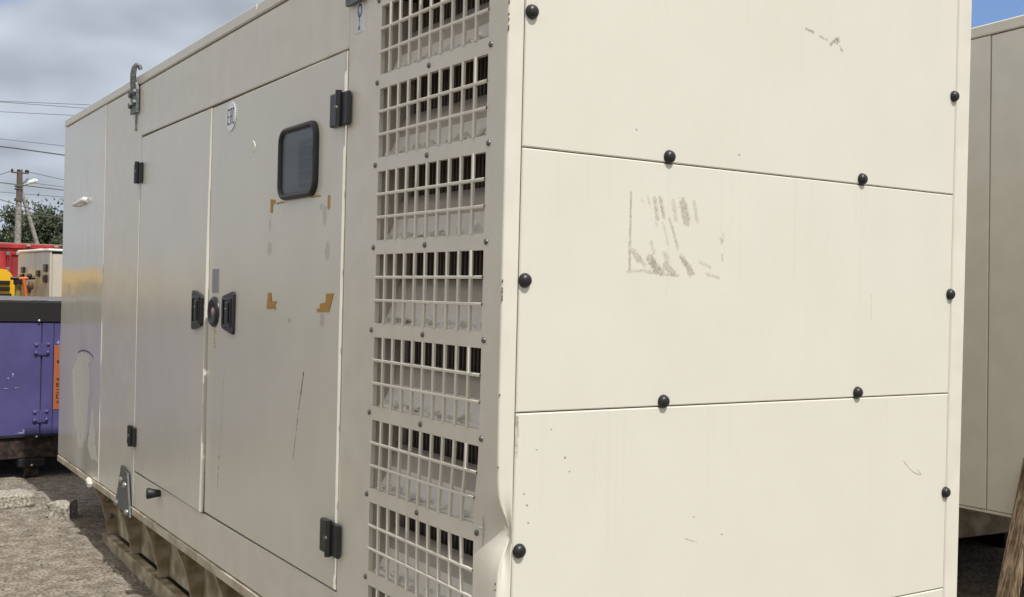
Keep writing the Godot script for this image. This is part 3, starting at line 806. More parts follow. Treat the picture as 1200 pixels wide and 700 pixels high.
func build_end(t: Node3D):
	var warp = dent
	# near corner post, folded round the edge
	var prof = [Vector2(0.0, -0.006), Vector2(0.0006, -0.0032), Vector2(0.0022, -0.0010), Vector2(0.005, 0.0), Vector2(0.010, 0.0), Vector2(0.016, 0.0), Vector2(0.022, 0.0), Vector2(0.028, 0.0), Vector2(0.035, 0.0), Vector2(0.042, 0.0), Vector2(0.0455, 0.0), Vector2(0.047, -0.002), Vector2(0.047, -0.016)]
	var post := MB.new(warp)
	var ny = 110
	for j in ny:
		var a = lerp(Y0, Y1, j / float(ny)); var b = lerp(Y0, Y1, (j + 1) / float(ny))
		for i in prof.size() - 1:
			var p: Vector2 = prof[i]; var q: Vector2 = prof[i + 1]
			var e = q - p
			post.quad(Vector3(p.x, a, p.y), Vector3(q.x, a, q.y), Vector3(q.x, b, q.y), Vector3(p.x, b, p.y), Vector3(-e.y, 0, e.x), i < prof.size() - 2)
	var cp = obj("corner_post", post, M.cream, t)
	tag(cp, "folded corner post with a knock dented in low down")
	var p2 := MB.new()
	p2.box(Vector3(1.8225, 1.4985, -0.02), Vector3(0.073, Y1 - Y0, 0.042), 0.004)
	obj("corner_post", p2, M.cream, t)
	# chips of bare primer along the folded edge
	var chips := MB.new()
	for c in [[2.275, 0.9], [2.245, 0.5], [2.232, 0.6], [2.213, 0.9], [2.206, 0.4], [1.583, 0.8], [1.565, 0.5], [1.556, 0.9], [1.545, 0.6], [1.537, 0.8], [1.30, 0.5], [1.12, 0.4], [0.83, 0.7], [0.815, 0.5]]:
		chips.box(Vector3(0.0012, c[0], -0.0008), Vector3(0.0035, 0.009 * c[1], 0.003), 0.0, Basis(Vector3.UP, PI / 4))
	tag(obj("paint_chips", chips, mat(sc(0.16, 0.10, 0.06), 0.8), t), "", "", "", "stuff")
	# four stacked end panels
	var rows = [[1.9215, Y1], [1.2545, 1.9185], [0.5995, 1.2515], [Y0, 0.5965]]
	for k in 4:
		var y0 = rows[k][0]; var y1 = rows[k][1]
		var x0 = 0.0505; var x1 = 1.7835
		var im = canvas(1000, int((y1 - y0) * 580), 100.0 + 20 * k, 0.011)
		var px = func(x: float, y: float) -> Vector2: return Vector2((x - x0) / (x1 - x0) * 1000.0, (y1 - y) / (y1 - y0) * im.get_height())
		var grime = Color(0.64, 0.61, 0.57)
		for q in 16:
			var sx = rng.randf_range(x0, x1); var ln = rng.randf_range(0.08, 0.4)
			smear(im, px.call(sx, y1 - 0.002), px.call(sx + 0.004, y1 - ln), rng.randf_range(0.8, 3.0), Color(0.84, 0.82, 0.77), rng.randf_range(0.03, 0.09))
		if k == 0:
			var poly1 = [[1.055, 2.372], [1.085, 2.368], [1.075, 2.356]]
			stroke(im, px.call(1.058, 2.368), px.call(1.083, 2.364), 2.2, grime, 0.65, 1.0)
			stroke(im, px.call(1.110, 2.355), px.call(1.150, 2.350), 1.1, grime, 0.5, 2.0)
			for q in 5:
				stroke(im, px.call(1.165 + 0.007 * q, 2.340 + 0.002 * q), px.call(1.178 + 0.006 * q, 2.346 + 0.005 * q - (0.012 if q == 4 else 0.0)), 3.0, grime, 0.5, 1.0)
			stroke(im, px.call(1.205, 2.338), px.call(1.214, 2.326), 2.2, grime, 0.45, 1.0)
			stroke(im, px.call(0.41, 1.999), px.call(0.413, 1.996), 1.0, grime, 0.9)
			stroke(im, px.call(0.79, 1.965), px.call(0.795, 1.964), 1.0, grime, 0.9)
		if k == 1:
			# glue left by a peeled-off notice
			var A: Vector2 = px.call(0.395, 1.832); var B: Vector2 = px.call(0.745, 1.612)
			var tone = Color(0.70, 0.665, 0.63)
			var at = func(zx: float, zy: float) -> Vector2: return A + Vector2((zx - 133.0) / 382.0 * (B.x - A.x), (zy - 228.0) / 347.0 * (B.y - A.y))
			for q in [[136, 226, 138, 400, 4.0, 0.85], [138, 400, 136, 470, 4.5, 0.75], [135, 470, 140, 556, 5.0, 0.9], [128, 562, 200, 556, 3.0, 0.55], [200, 558, 260, 568, 3.5, 0.7], [250, 566, 328, 572, 3.5, 0.75],
					[226, 242, 240, 330, 9.0, 0.75], [248, 236, 264, 318, 9.0, 0.8], [298, 244, 312, 330, 10.0, 0.4], [334, 240, 352, 336, 15.0, 0.8], [346, 250, 364, 330, 9.0, 0.6], [382, 244, 398, 330, 8.0, 0.42],
					[200, 236, 208, 268, 6.0, 0.3], [176, 246, 184, 264, 5.0, 0.3], [286, 326, 306, 390, 5.5, 0.7], [304, 386, 322, 452, 6.0, 0.65], [262, 346, 284, 440, 5.0, 0.32], [232, 336, 238, 360, 4.0, 0.3],
					[150, 474, 172, 512, 14.0, 0.6], [216, 432, 230, 478, 8.0, 0.35], [214, 500, 238, 552, 17.0, 0.9], [222, 520, 262, 560, 14.0, 0.8], [270, 478, 284, 506, 12.0, 0.45], [276, 530, 306, 562, 14.0, 0.8], [336, 484, 356, 520, 12.0, 0.7], [352, 514, 380, 556, 13.0, 0.9],
					[364, 552, 374, 572, 5.0, 0.6], [410, 504, 458, 532, 5.0, 0.4], [440, 558, 492, 576, 5.0, 0.55], [508, 376, 506, 412, 5.0, 0.4], [494, 396, 502, 416, 6.0, 0.5], [504, 466, 506, 494, 4.0, 0.5], [172, 500, 196, 534, 9.0, 0.35]]:
				smear(im, at.call(q[0], q[1]), at.call(q[2], q[3]), q[4] * 0.34, tone, q[5] * 0.62)
				smear(im, at.call(q[0] + 3.0, q[1] + 9.0), at.call(q[2] - 4.0, q[3] - 6.0), q[4] * 0.20, tone, q[5] * 0.5)
				smear(im, at.call(q[0] - q[4] * 0.45, q[1] + 4.0), at.call(q[2] - q[4] * 0.3, q[3] + 5.0), q[4] * 0.12, tone, q[5] * 0.42)
				smear(im, at.call(q[0] + q[4] * 0.5, q[1] - 5.0), at.call(q[2] + q[4] * 0.55, q[3] - 3.0), q[4] * 0.12, tone, q[5] * 0.42)
			stroke(im, px.call(1.38, 1.58), px.call(1.383, 1.50), 0.8, Color(0.80, 0.78, 0.74), 0.5, 1.0)
		if k == 2:
			var hair = Color(0.60, 0.57, 0.53)
			var prev: Vector2 = px.call(1.560, 1.042)
			for q in range(1, 8):
				var nx: Vector2 = px.call(1.560 + 0.013 * q, 1.042 - 0.052 * (1.0 - pow(1.0 - q / 7.0, 1.8)))
				stroke(im, prev, nx, 0.7, hair, 0.7, 0.6); prev = nx
			stroke(im, px.call(1.635, 1.006), px.call(1.650, 0.992), 0.8, hair, 0.6)
			stroke(im, px.call(0.62, 0.882), px.call(0.665, 0.866), 0.6, hair, 0.6, 0.8)
			for c in [[0.20, 1.135], [0.215, 1.098], [0.11, 1.16], [0.085, 1.02], [0.09, 0.975], [0.76, 0.88], [0.155, 1.21], [0.075, 1.05], [0.65, 0.94]]:
				stroke(im, px.call(c[0], c[1]), px.call(c[0] + 0.002, c[1]), 0.9, Color(0.42, 0.38, 0.33), 0.85)
			for q in 6:
				var yy = 1.245 - q * 0.018
				stroke(im, px.call(x0 + 0.001, yy), px.call(x0 + 0.001, yy - 0.014), 1.4, Color(0.62, 0.58, 0.52), 0.7 - 0.1 * q, 1.4)
		var wave = func(s: float, v: float) -> float: return 0.0014 * fbm(s * 140.0, v * 60.0, 200.0 + 30 * k) * min(1.0, 12.0 * s * (1.0 - s)) * min(1.0, 12.0 * v * (1.0 - v))
		var mb := MB.new()
		mb.panel(Vector3(x0, y0, 0), Vector3(x1 - x0, 0, 0), Vector3(0, y1 - y0, 0), FRONT, 40, 16, wave, 0.003, 0.02)
		obj("end_panel", mb, use_image(sc(0.668, 0.654, 0.572), 0.30, im), t)
	# black plastic bolt caps
	for c in [[0.068, 2.260], [0.530, 1.937], [1.321, 1.937], [1.771, 2.249], [0.066, 1.586], [1.776, 1.586], [0.530, 1.267], [1.324, 1.269], [1.778, 0.921], [0.068, 0.906]]:
		var mb := MB.new()
		mb.lathe(Vector3(c[0], c[1], 0.0006), FRONT, [Vector2(0.0188, 0), Vector2(0.0188, 0.0022), Vector2(0.0172, 0.0034), Vector2(0.0165, 0.0085), Vector2(0.0135, 0.0125), Vector2(0.0085, 0.0152), Vector2(0.004, 0.016), Vector2(0, 0.0162)], 18)
		obj("bolt_cap", mb, M.black, t)

func build_side_fittings(t: Node3D):
	# two lifting brackets hooked over the roof edge
	for b in [-3.650, -0.885]:
		var pl := MB.new()
		var p := PackedVector2Array([Vector2(b - 0.060, 2.455), Vector2(b + 0.062, 2.455), Vector2(b + 0.062, 2.575), Vector2(b + 0.035, 2.615), Vector2(b - 0.025, 2.615), Vector2(b - 0.060, 2.585)])
		pl.prism(Vector3(-0.006, 0, 0), Vector3(0, 0, 1), Vector3(0, 1, 0), OUT, p, 0.014)
		var br = obj("lifting_bracket", pl, M.plate, t)
		var arm := MB.new()
		var path: Array = [Vector3(-0.016, 2.575, b - 0.006), Vector3(-0.022, 2.615, b), Vector3(-0.026, 2.66, b + 0.012), Vector3(-0.023, 2.692, b + 0.020), Vector3(-0.013, 2.708, b + 0.026), Vector3(0.000, 2.702, b + 0.032), Vector3(0.006, 2.684, b + 0.034)]
		arm.tube(path, [0.016, 0.016, 0.015, 0.014, 0.013, 0.012, 0.011], 10)
		obj("lifting_hook", arm, M.plate, br)
		for q in [[-0.040, 2.500], [0.035, 2.506], [-0.040, 2.556], [0.035, 2.562]]:
			var bo := MB.new()
			bo.lathe(Vector3(-0.019, q[1], b + q[0]), OUT, [Vector2(0.018, 0), Vector2(0.018, 0.010), Vector2(0.014, 0.016), Vector2(0, 0.017)], 6, false)
			obj("bolt", bo, M.plate, br)
		if b < -2.0:
			var dr := MB.new()
			dr.tube([Vector3(-0.003, 2.46, b + 0.004), Vector3(-0.004, 2.42, b + 0.0), Vector3(-0.004, 2.385, b - 0.002), Vector3(-0.003, 2.365, b - 0.003)], [0.006, 0.005, 0.004, 0.007], 6)
			obj("sealant_drip", dr, M.steel, br)
	# small sticker with a lifting-hook symbol
	var im := Image.create(48, 112, true, Image.FORMAT_RGB8)
	im.fill(Color(0.80, 0.81, 0.83))
	var dk = Color(0.17, 0.17, 0.24)
	for k in 26:
		var a = TAU * k / 26.0; var b = TAU * (k + 1) / 26.0
		stroke(im, Vector2(25 + 12 * cos(a), 32 + 22 * sin(a)), Vector2(25 + 12 * cos(b), 32 + 22 * sin(b)), 3.2, dk, 1.0, 0.0)
	stroke(im, Vector2(24, 38), Vector2(24, 48), 4.0, Color(0.45, 0.45, 0.52), 0.9, 0.0)
	stroke(im, Vector2(24, 54), Vector2(23, 70), 3.0, dk, 0.9, 0.0)
	stroke(im, Vector2(23, 72), Vector2(22, 90), 2.5, Color(0.52, 0.53, 0.58), 0.9, 0.0)
	stroke(im, Vector2(22, 92), Vector2(22, 98), 5.0, dk, 1.0, 0.0)
	var sb := MB.new()
	var lifted = func(s: float, v: float) -> float: return 0.0
	sb.panel(Vector3(-0.0012, 2.362, -0.905), Vector3(0, 0, 0.056), Vector3(0, 0.098, 0), OUT, 1, 1, lifted, 0.0004, 0.0012)
	obj("lifting_sticker", sb, use_image(Color.WHITE, 0.4, im), t)
	# small white pull handle on the far panel
	var hd := MB.new()
	hd.tube([Vector3(-0.002, 2.056, -5.16), Vector3(-0.020, 2.056, -5.14), Vector3(-0.022, 2.060, -5.00), Vector3(-0.024, 2.066, -4.86), Vector3(-0.020, 2.070, -4.815), Vector3(-0.002, 2.068, -4.80)], [0.010, 0.010, 0.011, 0.015, 0.018, 0.017], 10)
	obj("pull_handle", hd, M.white, t)
	# steel splice plate at the lower corner of the doors
	var pz := PackedVector2Array([Vector2(-3.845, 0.365), Vector2(-3.535, 0.345), Vector2(-3.605, 0.566), Vector2(-3.735, 0.590)])
	var pl := MB.new()
	pl.prism(Vector3(-0.010, 0, 0), Vector3(0, 0, 1), Vector3(0, 1, 0), OUT, pz, 0.010)
	var sp = obj("splice_plate", pl, M.plate, t)
	for q in [[-3.715, 0.515], [-3.640, 0.498], [-3.80, 0.378], [-3.585, 0.365]]:
		var bo := MB.new()
		bo.lathe(Vector3(-0.0195, q[1], q[0]), OUT, [Vector2(0.017, 0), Vector2(0.016, 0.008), Vector2(0.010, 0.014), Vector2(0, 0.015)], 8)
		obj("bolt", bo, M.bolt, sp)
	# rubber door stop
	var rs := MB.new()
	rs.lathe(Vector3(0.0, 0.553, -3.035), Vector3(-1, 0.05, -0.15).normalized(), [Vector2(0.014, -0.01), Vector2(0.016, 0.0), Vector2(0.021, 0.03), Vector2(0.027, 0.055), Vector2(0.025, 0.063), Vector2(0, 0.065)], 14)
	obj("rubber_stop", rs, M.rubber, t)
	# bright clamp under the side panel
	var cl := MB.new()
	cl.box(Vector3(-0.018, 0.376, -4.50), Vector3(0.034, 0.040, 0.075), 0.010, Basis(Vector3(1, 0, 0), 0.35))
	var co = obj("edge_clamp", cl, mat(sc(0.55, 0.53, 0.48), 0.5), t)
	var cb := MB.new()
	cb.lathe(Vector3(-0.034, 0.375, -4.49), OUT, [Vector2(0.014, 0), Vector2(0.012, 0.006), Vector2(0, 0.007)], 8)
	obj("clamp_bolt", cb, M.bolt, co)

func build_skid(t: Node3D):
	var fl := MB.new()
	fl.box(Vector3(0.13, 0.3755, -L / 2 - 0.01), Vector3(0.272, 0.041, L - 0.04), 0.004)
	obj("base_flange", fl, M.flange, t)
	var web := MB.new()
	web.box(Vector3(0.142, 0.213, -2.32), Vector3(0.012, 0.285, 4.50))
	obj("skid_web", web, M.skid, t)
	var rail := MB.new()
	rail.box(Vector3(0.092, 0.016, -2.32), Vector3(0.056, 0.100, 4.40), 0.005)
	obj("skid_rail", rail, M.skid, t)
	var web2 := MB.new()
	web2.box(Vector3(W - 0.235, 0.18, -2.32), Vector3(0.012, 0.35, 4.50))
	obj("skid_web", web2, M.skid, t)
	var cross := MB.new()
	cross.box(Vector3(W / 2, 0.18, -4.55), Vector3(W - 0.5, 0.34, 0.012))
	obj("skid_crossbeam", cross, M.skid, t)
	var cross2 := MB.new()
	cross2.box(Vector3(W / 2, 0.18, -0.06), Vector3(W - 0.5, 0.34, 0.012))
	obj("skid_crossbeam", cross2, M.skid, t)
	var z = -4.47
	for k in 8:
		var g := MB.new()
		var p := PackedVector2Array([Vector2(0.137, 0.070), Vector2(0.080, 0.070), Vector2(0.077, 0.11), Vector2(0.064, 0.18), Vector2(0.040, 0.26), Vector2(0.012, 0.330), Vector2(0.004, 0.354), Vector2(0.137, 0.354)])
		g.prism(Vector3(0, 0, z), Vector3(1, 0, 0), Vector3(0, 1, 0), FRONT, p, 0.014)
		var gs = obj("gusset", g, M.skid, t)
		if k == 0:
			for q in [[0.085, 0.275], [0.100, 0.175]]:
				var bo := MB.new()
				bo.lathe(Vector3(q[0], q[1], z + 0.014), FRONT, [Vector2(0.016, 0), Vector2(0.016, 0.006), Vector2(0.010, 0.009), Vector2(0, 0.009)], 10)
				obj("bolt", bo, M.screw, gs)
		z += 0.565

# ---------------------------------------------------------------- neighbouring cabinet on the right
func build_neighbour():
	var t = thing("generator_cabinet", "shaded cream generator cabinet behind a plank at the right edge", "generator", Vector3(3.465, 0, -1.15))
	t.rotation = Vector3(deg_to_rad(-1.0), deg_to_rad(-4.0), 0)
	var wave = func(s: float, v: float) -> float: return 0.003 * fbm(s * 120.0, v * 90.0, 300.0) + 0.0
	for q in [[-5.2, -0.004], [0.001, 1.25]]:
		var mb := MB.new()
		var off = -0.0045 if q[0] < -1.0 else 0.0
		mb.panel(Vector3(off, 0.545, q[0] + 0.205), Vector3(0, 0, q[1] - q[0]), Vector3(0, 2.340, 0), OUT, 30, 24, wave, 0.003, 0.02)
		obj("side_panel", mb, M.cream_pale, t)
	var core := MB.new()
	core.box(Vector3(0.94, 1.70, -1.81), Vector3(1.83, 2.30, 6.40))
	obj("inner_core", core, M.dark, t)
	var roof := MB.new()
	roof.box(Vector3(0.93, 2.919, -1.81), Vector3(1.87, 0.055, 6.47), 0.005)
	obj("roof_panel", roof, M.cream_pale, t)
	var bot := MB.new()
	bot.box(Vector3(0.93, 0.535, -1.81), Vector3(1.86, 0.014, 6.44), 0.003)
	obj("floor_plate", bot, M.cream_pale, t)
	var ends := MB.new()
	ends.box(Vector3(0.93, 1.70, 1.46), Vector3(1.85, 2.32, 0.02), 0.003)
	obj("end_panel", ends, M.cream_pale, t)
	var pl := MB.new()
	pl.box(Vector3(0.93, 0.375, -2.75), Vector3(1.70, 0.30, 4.6), 0.006)
	obj("base_box", pl, M.skid, t)
	for x in [0.25, 1.6]:
		var rl := MB.new()
		rl.box(Vector3(x, 0.115, -2.95), Vector3(0.12, 0.22, 4.2), 0.006)
		obj("skid_rail", rl, M.black_dull, t)
	for x in [0.25, 1.6]:
		var leg := MB.new()
		leg.box(Vector3(x, 0.26, 1.25), Vector3(0.16, 0.55, 0.16), 0.01)
		obj("support_leg", leg, M.black_dull, t)

# ---------------------------------------------------------------- purple machine behind the far end
func build_purple():
	var t = thing("generator_cabinet", "purple generator with a black top band behind the cream cabinet's far end", "generator", Vector3(0, 0, -7.1))
	var X0 = -2.1; var X1 = 1.25; var D = 2.7
	var core := MB.new()
	core.box(Vector3((X0 + X1) / 2, 0.80, -D / 2 - 0.012), Vector3(X1 - X0 - 0.02, 0.92, D - 0.02))
	obj("inner_core", core, M.dark, t)
	var wave = func(s: float, v: float) -> float: return 0.003 * fbm(s * 130.0, v * 70.0, 400.0)
	for q in [[X0, 0.139], [0.145, 0.232], [0.235, X1]]:
		var mb := MB.new()
		mb.panel(Vector3(q[0], 0.338, 0), Vector3(q[1] - q[0], 0, 0), Vector3(0, 0.896, 0), FRONT, 20, 14, wave, 0.004, 0.015)
		obj("side_panel", mb, M.purple, t)
	var sl := MB.new()
	sl.box(Vector3(X0, 0.786, -D / 2), Vector3(0.02, 0.896, D - 0.02), 0.004)
	obj("end_panel", sl, M.purple, t)
	var band := MB.new()
	band.box(Vector3((X0 + X1) / 2, 1.320, -D / 2), Vector3(X1 - X0 + 0.03, 0.166, D + 0.02), 0.008)
	obj("top_band", band, M.black_dull, t)
	var top := MB.new()
	top.box(Vector3((X0 + X1) / 2, 1.409, -D / 2), Vector3(X1 - X0, 0.010, D - 0.01), 0.003)
	obj("roof_sheet", top, M.grey_top, t)
	# hinges with four bolts each
	for y in [1.025, 0.487]:
		var h := MB.new()
		h.box(Vector3(0.113, y, 0.006), Vector3(0.056, 0.096, 0.010), 0.002)
		h.box(Vector3(0.175, y, 0.006), Vector3(0.056, 0.096, 0.010), 0.002)
		h.tube([Vector3(0.143, y - 0.05, 0.010), Vector3(0.143, y + 0.05, 0.010)], 0.010, 8)
		var hg = obj("hinge", h, M.purple, t)
		for q in [[-0.042, 0.032], [-0.042, -0.032], [0.046, 0.036], [0.046, -0.028]]:
			var b := MB.new()
			b.lathe(Vector3(0.143 + q[0], y + q[1], 0.011), FRONT, [Vector2(0.014, 0), Vector2(0.013, 0.008), Vector2(0, 0.012)], 8)
			obj("bolt", b, M.purple, hg)
	for q in [[0.118, 1.250], [0.118, 0.325]]:
		var b := MB.new()
		b.lathe(Vector3(q[0], q[1], 0.012), FRONT, [Vector2(0.013, 0), Vector2(0.010, 0.008), Vector2(0, 0.010)], 8)
		obj("rivet", b, M.bolt, t)
	# orange upright label with dark print
	var im := Image.create(64, 512, true, Image.FORMAT_RGB8)
	im.fill(Color(0.80, 0.48, 0.31))
	var dk = Color(0.20, 0.10, 0.08)
	for r in [[18, 118, 8, 26], [38, 118, 8, 26], [26, 127, 12, 8], [18, 262, 28, 7], [18, 275, 28, 7], [18, 262, 6, 20], [16, 300, 32, 6], [16, 313, 32, 6], [16, 326, 32, 6], [16, 300, 6, 32], [16, 352, 32, 6], [42, 352, 6, 28], [16, 374, 32, 6], [16, 392, 32, 6], [16, 392, 6, 34], [42, 392, 6, 34], [16, 420, 32, 6], [18, 446, 28, 6], [18, 458, 28, 6]]:
		im.fill_rect(Rect2i(r[0], r[1], r[2], r[3]), dk)
	var lb := MB.new()
	var flat = func(s: float, v: float) -> float: return 0.0
	lb.panel(Vector3(0.236, 0.537, 0.0045), Vector3(0.085, 0, 0), Vector3(0, 0.515, 0), FRONT, 1, 4, flat, 0.0006, 0.002)
	obj("orange_label", lb, use_image(sc(0.55, 0.52, 0.50), 0.5, im), t)
	# scuffs of pale primer
	for q in [[-0.10, 0.795, 0.02, 0.008], [-0.065, 0.82, 0.012, 0.03], [-0.115, 0.715, 0.035, 0.005], [-0.035, 0.718, 0.03, 0.005], [0.000, 0.360, 0.05, 0.010], [0.02, 0.375, 0.016, 0.02], [0.268, 1.075, 0.02, 0.03], [0.285, 1.11, 0.012, 0.03], [-0.30, 0.6, 0.05, 0.006], [-0.5, 0.9, 0.03, 0.01]]:
		var s := MB.new()
		var poly := PackedVector2Array()
		for k in 9:
			var a = TAU * k / 9.0
			var r = 0.55 + 0.45 * sin(k * 2.7 + q[0] * 30.0)
			poly.append(Vector2(q[0] + cos(a) * q[2] * r, q[1] + sin(a) * q[3] * r))
		if Geometry2D.triangulate_polygon(poly).size() > 0:
			s.prism(Vector3(0, 0, 0.0042), Vector3(1, 0, 0), Vector3(0, 1, 0), FRONT, poly, 0.001)
			obj("paint_scuff", s, mat(sc(0.36, 0.35, 0.52), 0.6), t)
	# black skid beam with feet
	var sk := MB.new()
	sk.box(Vector3((X0 + X1) / 2, 0.243, -0.06), Vector3(X1 - X0, 0.182, 0.12), 0.006)
	obj("skid_beam", sk, M.rust, t)
	var sk2 := MB.new()
	sk2.box(Vector3((X0 + X1) / 2, 0.243, -D + 0.06), Vector3(X1 - X0, 0.182, 0.12), 0.006)
	obj("skid_beam", sk2, M.rust, t)
	var lip := MB.new()
	lip.box(Vector3((X0 + X1) / 2, 0.330, -0.02), Vector3(X1 - X0, 0.014, 0.08), 0.002)
	obj("skid_lip", lip, M.black_dull, t)
	for x in [-1.6, 0.085, 1.0]:
		var f := MB.new()
		f.box(Vector3(x, 0.118, -0.05), Vector3(0.20, 0.066, 0.14), 0.006)
		var fo = obj("foot_bracket", f, M.black_dull, t)
		var ft := MB.new()
		ft.prism(Vector3(x, 0, -0.10), Vector3(1, 0, 0), Vector3(0, 1, 0), FRONT, PackedVector2Array([Vector2(-0.058, 0), Vector2(-0.03, 0.012), Vector2(0.02, 0.008), Vector2(0.055, 0), Vector2(0.048, 0.05), Vector2(0.062, 0.095), Vector2(-0.05, 0.095), Vector2(-0.044, 0.05)]), 0.11)
		obj("foot_block", ft, M.rust, fo)
		var fb := MB.new()
		fb.lathe(Vector3(x, 0.10, 0.021), FRONT, [Vector2(0.012, 0), Vector2(0.01, 0.01), Vector2(0, 0.012)], 8)
		obj("foot_bolt", fb, M.bolt, fo)

# ---------------------------------------------------------------- machines farther back
func build_yard():
	# yellow compressor with a rounded hood
	var t = thing("air_compressor", "bright yellow machine with a rounded slotted hood behind the purple generator", "compressor", Vector3(0, 0, -11.5))
	var prof := PackedVector2Array([Vector2(-2.4, 0.55), Vector2(0.610, 0.55), Vector2(0.606, 1.43), Vector2(0.592, 1.52), Vector2(0.57, 1.60), Vector2(0.535, 1.66), Vector2(0.49, 1.697), Vector2(0.42, 1.706), Vector2(-2.2, 1.73), Vector2(-2.36, 1.68), Vector2(-2.4, 1.55)])
	var hood := MB.new()
	hood.prism(Vector3(0, 0, -1.5), Vector3(1, 0, 0), Vector3(0, 1, 0), FRONT, prof, 1.5)
	obj("hood", hood, M.yellow, t)
	var lowb := MB.new()
	lowb.box(Vector3(-0.9, 0.995, 0.004), Vector3(2.9, 0.86, 0.03), 0.01)
	obj("lower_panel", lowb, M.black_dull, t)
	for x in [0.27, -0.55, -1.40]:
		for y in [1.548, 1.478]:
			var s := MB.new()
			s.box(Vector3(x, y, 0.008), Vector3(0.52, 0.042, 0.03), 0.004)
			obj("hood_slot", s, M.black_dull, t)
	var ch := MB.new()
	ch.box(Vector3(-0.9, 0.45, -0.75), Vector3(2.6, 0.16, 1.1), 0.01)
	obj("chassis", ch, M.black_dull, t)
	for x in [-0.5, -1.5]:
		var w := MB.new()
		w.lathe(Vector3(x, 0.31, -0.12), FRONT, [Vector2(0, -0.09), Vector2(0.27, -0.09), Vector2(0.31, -0.05), Vector2(0.31, 0.05), Vector2(0.27, 0.09), Vector2(0.15, 0.07), Vector2(0, 0.07)], 20)
		obj("wheel", w, M.rubber, t)
	# hand pump trolley: orange column, black cross handle
	var h = thing("hand_trolley", "orange upright trolley handle with black grips beside the yellow machine", "trolley", Vector3(0.60, 0, -11.0))
	var col := MB.new()
	col.tube([Vector3(0.055, 0.10, 0), Vector3(0.035, 1.38, 0), Vector3(-0.005, 1.60, 0)], 0.020, 8)
	col.tube([Vector3(-0.055, 1.592, 0), Vector3(0.055, 1.604, 0)], 0.017, 8)
	obj("column", col, M.orange, h)
	for g in [[-0.135, -0.050, 1.597], [0.050, 0.118, 1.605]]:
		var gr := MB.new()
		gr.tube([Vector3(g[0], g[2], 0), Vector3(g[1], g[2] + 0.004, 0)], 0.019, 8)
		obj("grip", gr, M.rubber, h)
	var kn := MB.new()
	kn.lathe(Vector3(0.058, 1.615, 0), Vector3.UP, [Vector2(0.028, 0), Vector2(0.030, 0.02), Vector2(0.018, 0.038), Vector2(0, 0.042)], 10)
	obj("knob", kn, M.rubber, h)
	var ov := MB.new()
	ov.lathe(Vector3(0.066, 1.47, 0.05), Vector3.UP, [Vector2(0, 0), Vector2(0.026, 0.012), Vector2(0.032, 0.05), Vector2(0.026, 0.09), Vector2(0, 0.10)], 12)
	obj("hanging_pouch", ov, mat(sc(0.12, 0.065, 0.035), 0.7), h)
	var bs := MB.new()
	bs.box(Vector3(0.05, 0.08, 0), Vector3(0.5, 0.10, 0.4), 0.02)
	obj("trolley_base", bs, M.black_dull, h)
	var op = thing("drum_pump", "olive yellow post standing between the yellow machine and the orange handle", "post", Vector3(0.556, 0, -11.1))
	var o1 := MB.new()
	o1.tube([Vector3(0, 0, 0), Vector3(0, 1.53, 0)], 0.034, 10)
	obj("post", o1, M.olive, op)
	var o2 := MB.new()
	o2.box(Vector3(0, 1.56, 0), Vector3(0.09, 0.07, 0.07), 0.01)
	obj("post_head", o2, M.black_dull, op)
	# pale generator cabinets
	var a = Vector3(0.80, 0, -10.51); var b = Vector3(0.66, 0, -11.75)
	a.z = -10.6
	var dirn = (b - a).normalized()
	var c1 = thing("generator_cabinet", "pale cream generator cabinet with black hinges in front of the red container", "generator", a)
	c1.rotation.y = atan2(-dirn.x, -dirn.z)
	var ln = a.distance_to(b)
	var wv = func(s: float, v: float) -> float: return 0.004 * fbm(s * 90.0, v * 70.0, 500.0)
	for q in [[0.0, 0.44], [0.445, 1.0]]:
		var mb := MB.new()
		mb.panel(Vector3(0, 0.42, -ln * q[1]), Vector3(0, 0, ln * (q[1] - q[0])), Vector3(0, 1.48, 0), OUT, 10, 10, wv, 0.006, 0.02)
		obj("side_panel", mb, M.pale, c1)
	var cc := MB.new()
	cc.box(Vector3(0.60, 1.15, -ln / 2), Vector3(1.15, 1.46, ln - 0.02), 0.01)
	obj("body", cc, M.pale, c1)
	var cr := MB.new()
	cr.box(Vector3(0.58, 1.918, -ln / 2), Vector3(1.20, 0.03, ln + 0.03), 0.01)
	obj("roof_panel", cr, M.white, c1)
	var cb := MB.new()
	cb.box(Vector3(0.60, 0.2, -ln / 2), Vector3(1.0, 0.42, ln - 0.2), 0.01)
	obj("base_tank", cb, M.black_dull, c1)
	for q in [[-0.10, 1.72, 0.12], [-0.10, 1.60, 0.12], [-0.33, 1.66, 0.10], [-0.83, 1.70, 0.10], [-0.86, 1.61, 0.12], [-0.62, 1.48, 0.12]]:
		var hb := MB.new()
		hb.box(Vector3(-0.012, q[1], q[0] * ln), Vector3(0.025, q[2] * 0.7, 0.10), 0.004)
		obj("hinge", hb, M.black, c1)
	var c2 = thing("generator_cabinet", "small pale cabinet with a blue label, half hidden by the cream cabinet's far edge", "generator", Vector3(1.50, 0, -14.5))
	var bx := MB.new()
	bx.box(Vector3(0.62, 1.12, -0.8), Vector3(1.24, 1.62, 1.6), 0.012)
	obj("body", bx, M.pale, c2)
	var rf := MB.new()
	rf.box(Vector3(0.62, 1.955, -0.8), Vector3(1.28, 0.03, 1.64), 0.008)
	obj("roof_panel", rf, M.pale, c2)
	var lab := MB.new()
	lab.box(Vector3(0.062, 1.782, 0.004), Vector3(0.085, 0.085, 0.006), 0.001)
	obj("blue_label", lab, mat(sc(0.03, 0.045, 0.15), 0.5), c2)
	var hnd := MB.new()
	hnd.box(Vector3(0.096, 1.875, 0.012), Vector3(0.03, 0.06, 0.022), 0.006)
	obj("door_handle", hnd, M.black, c2)
	var bt := MB.new()
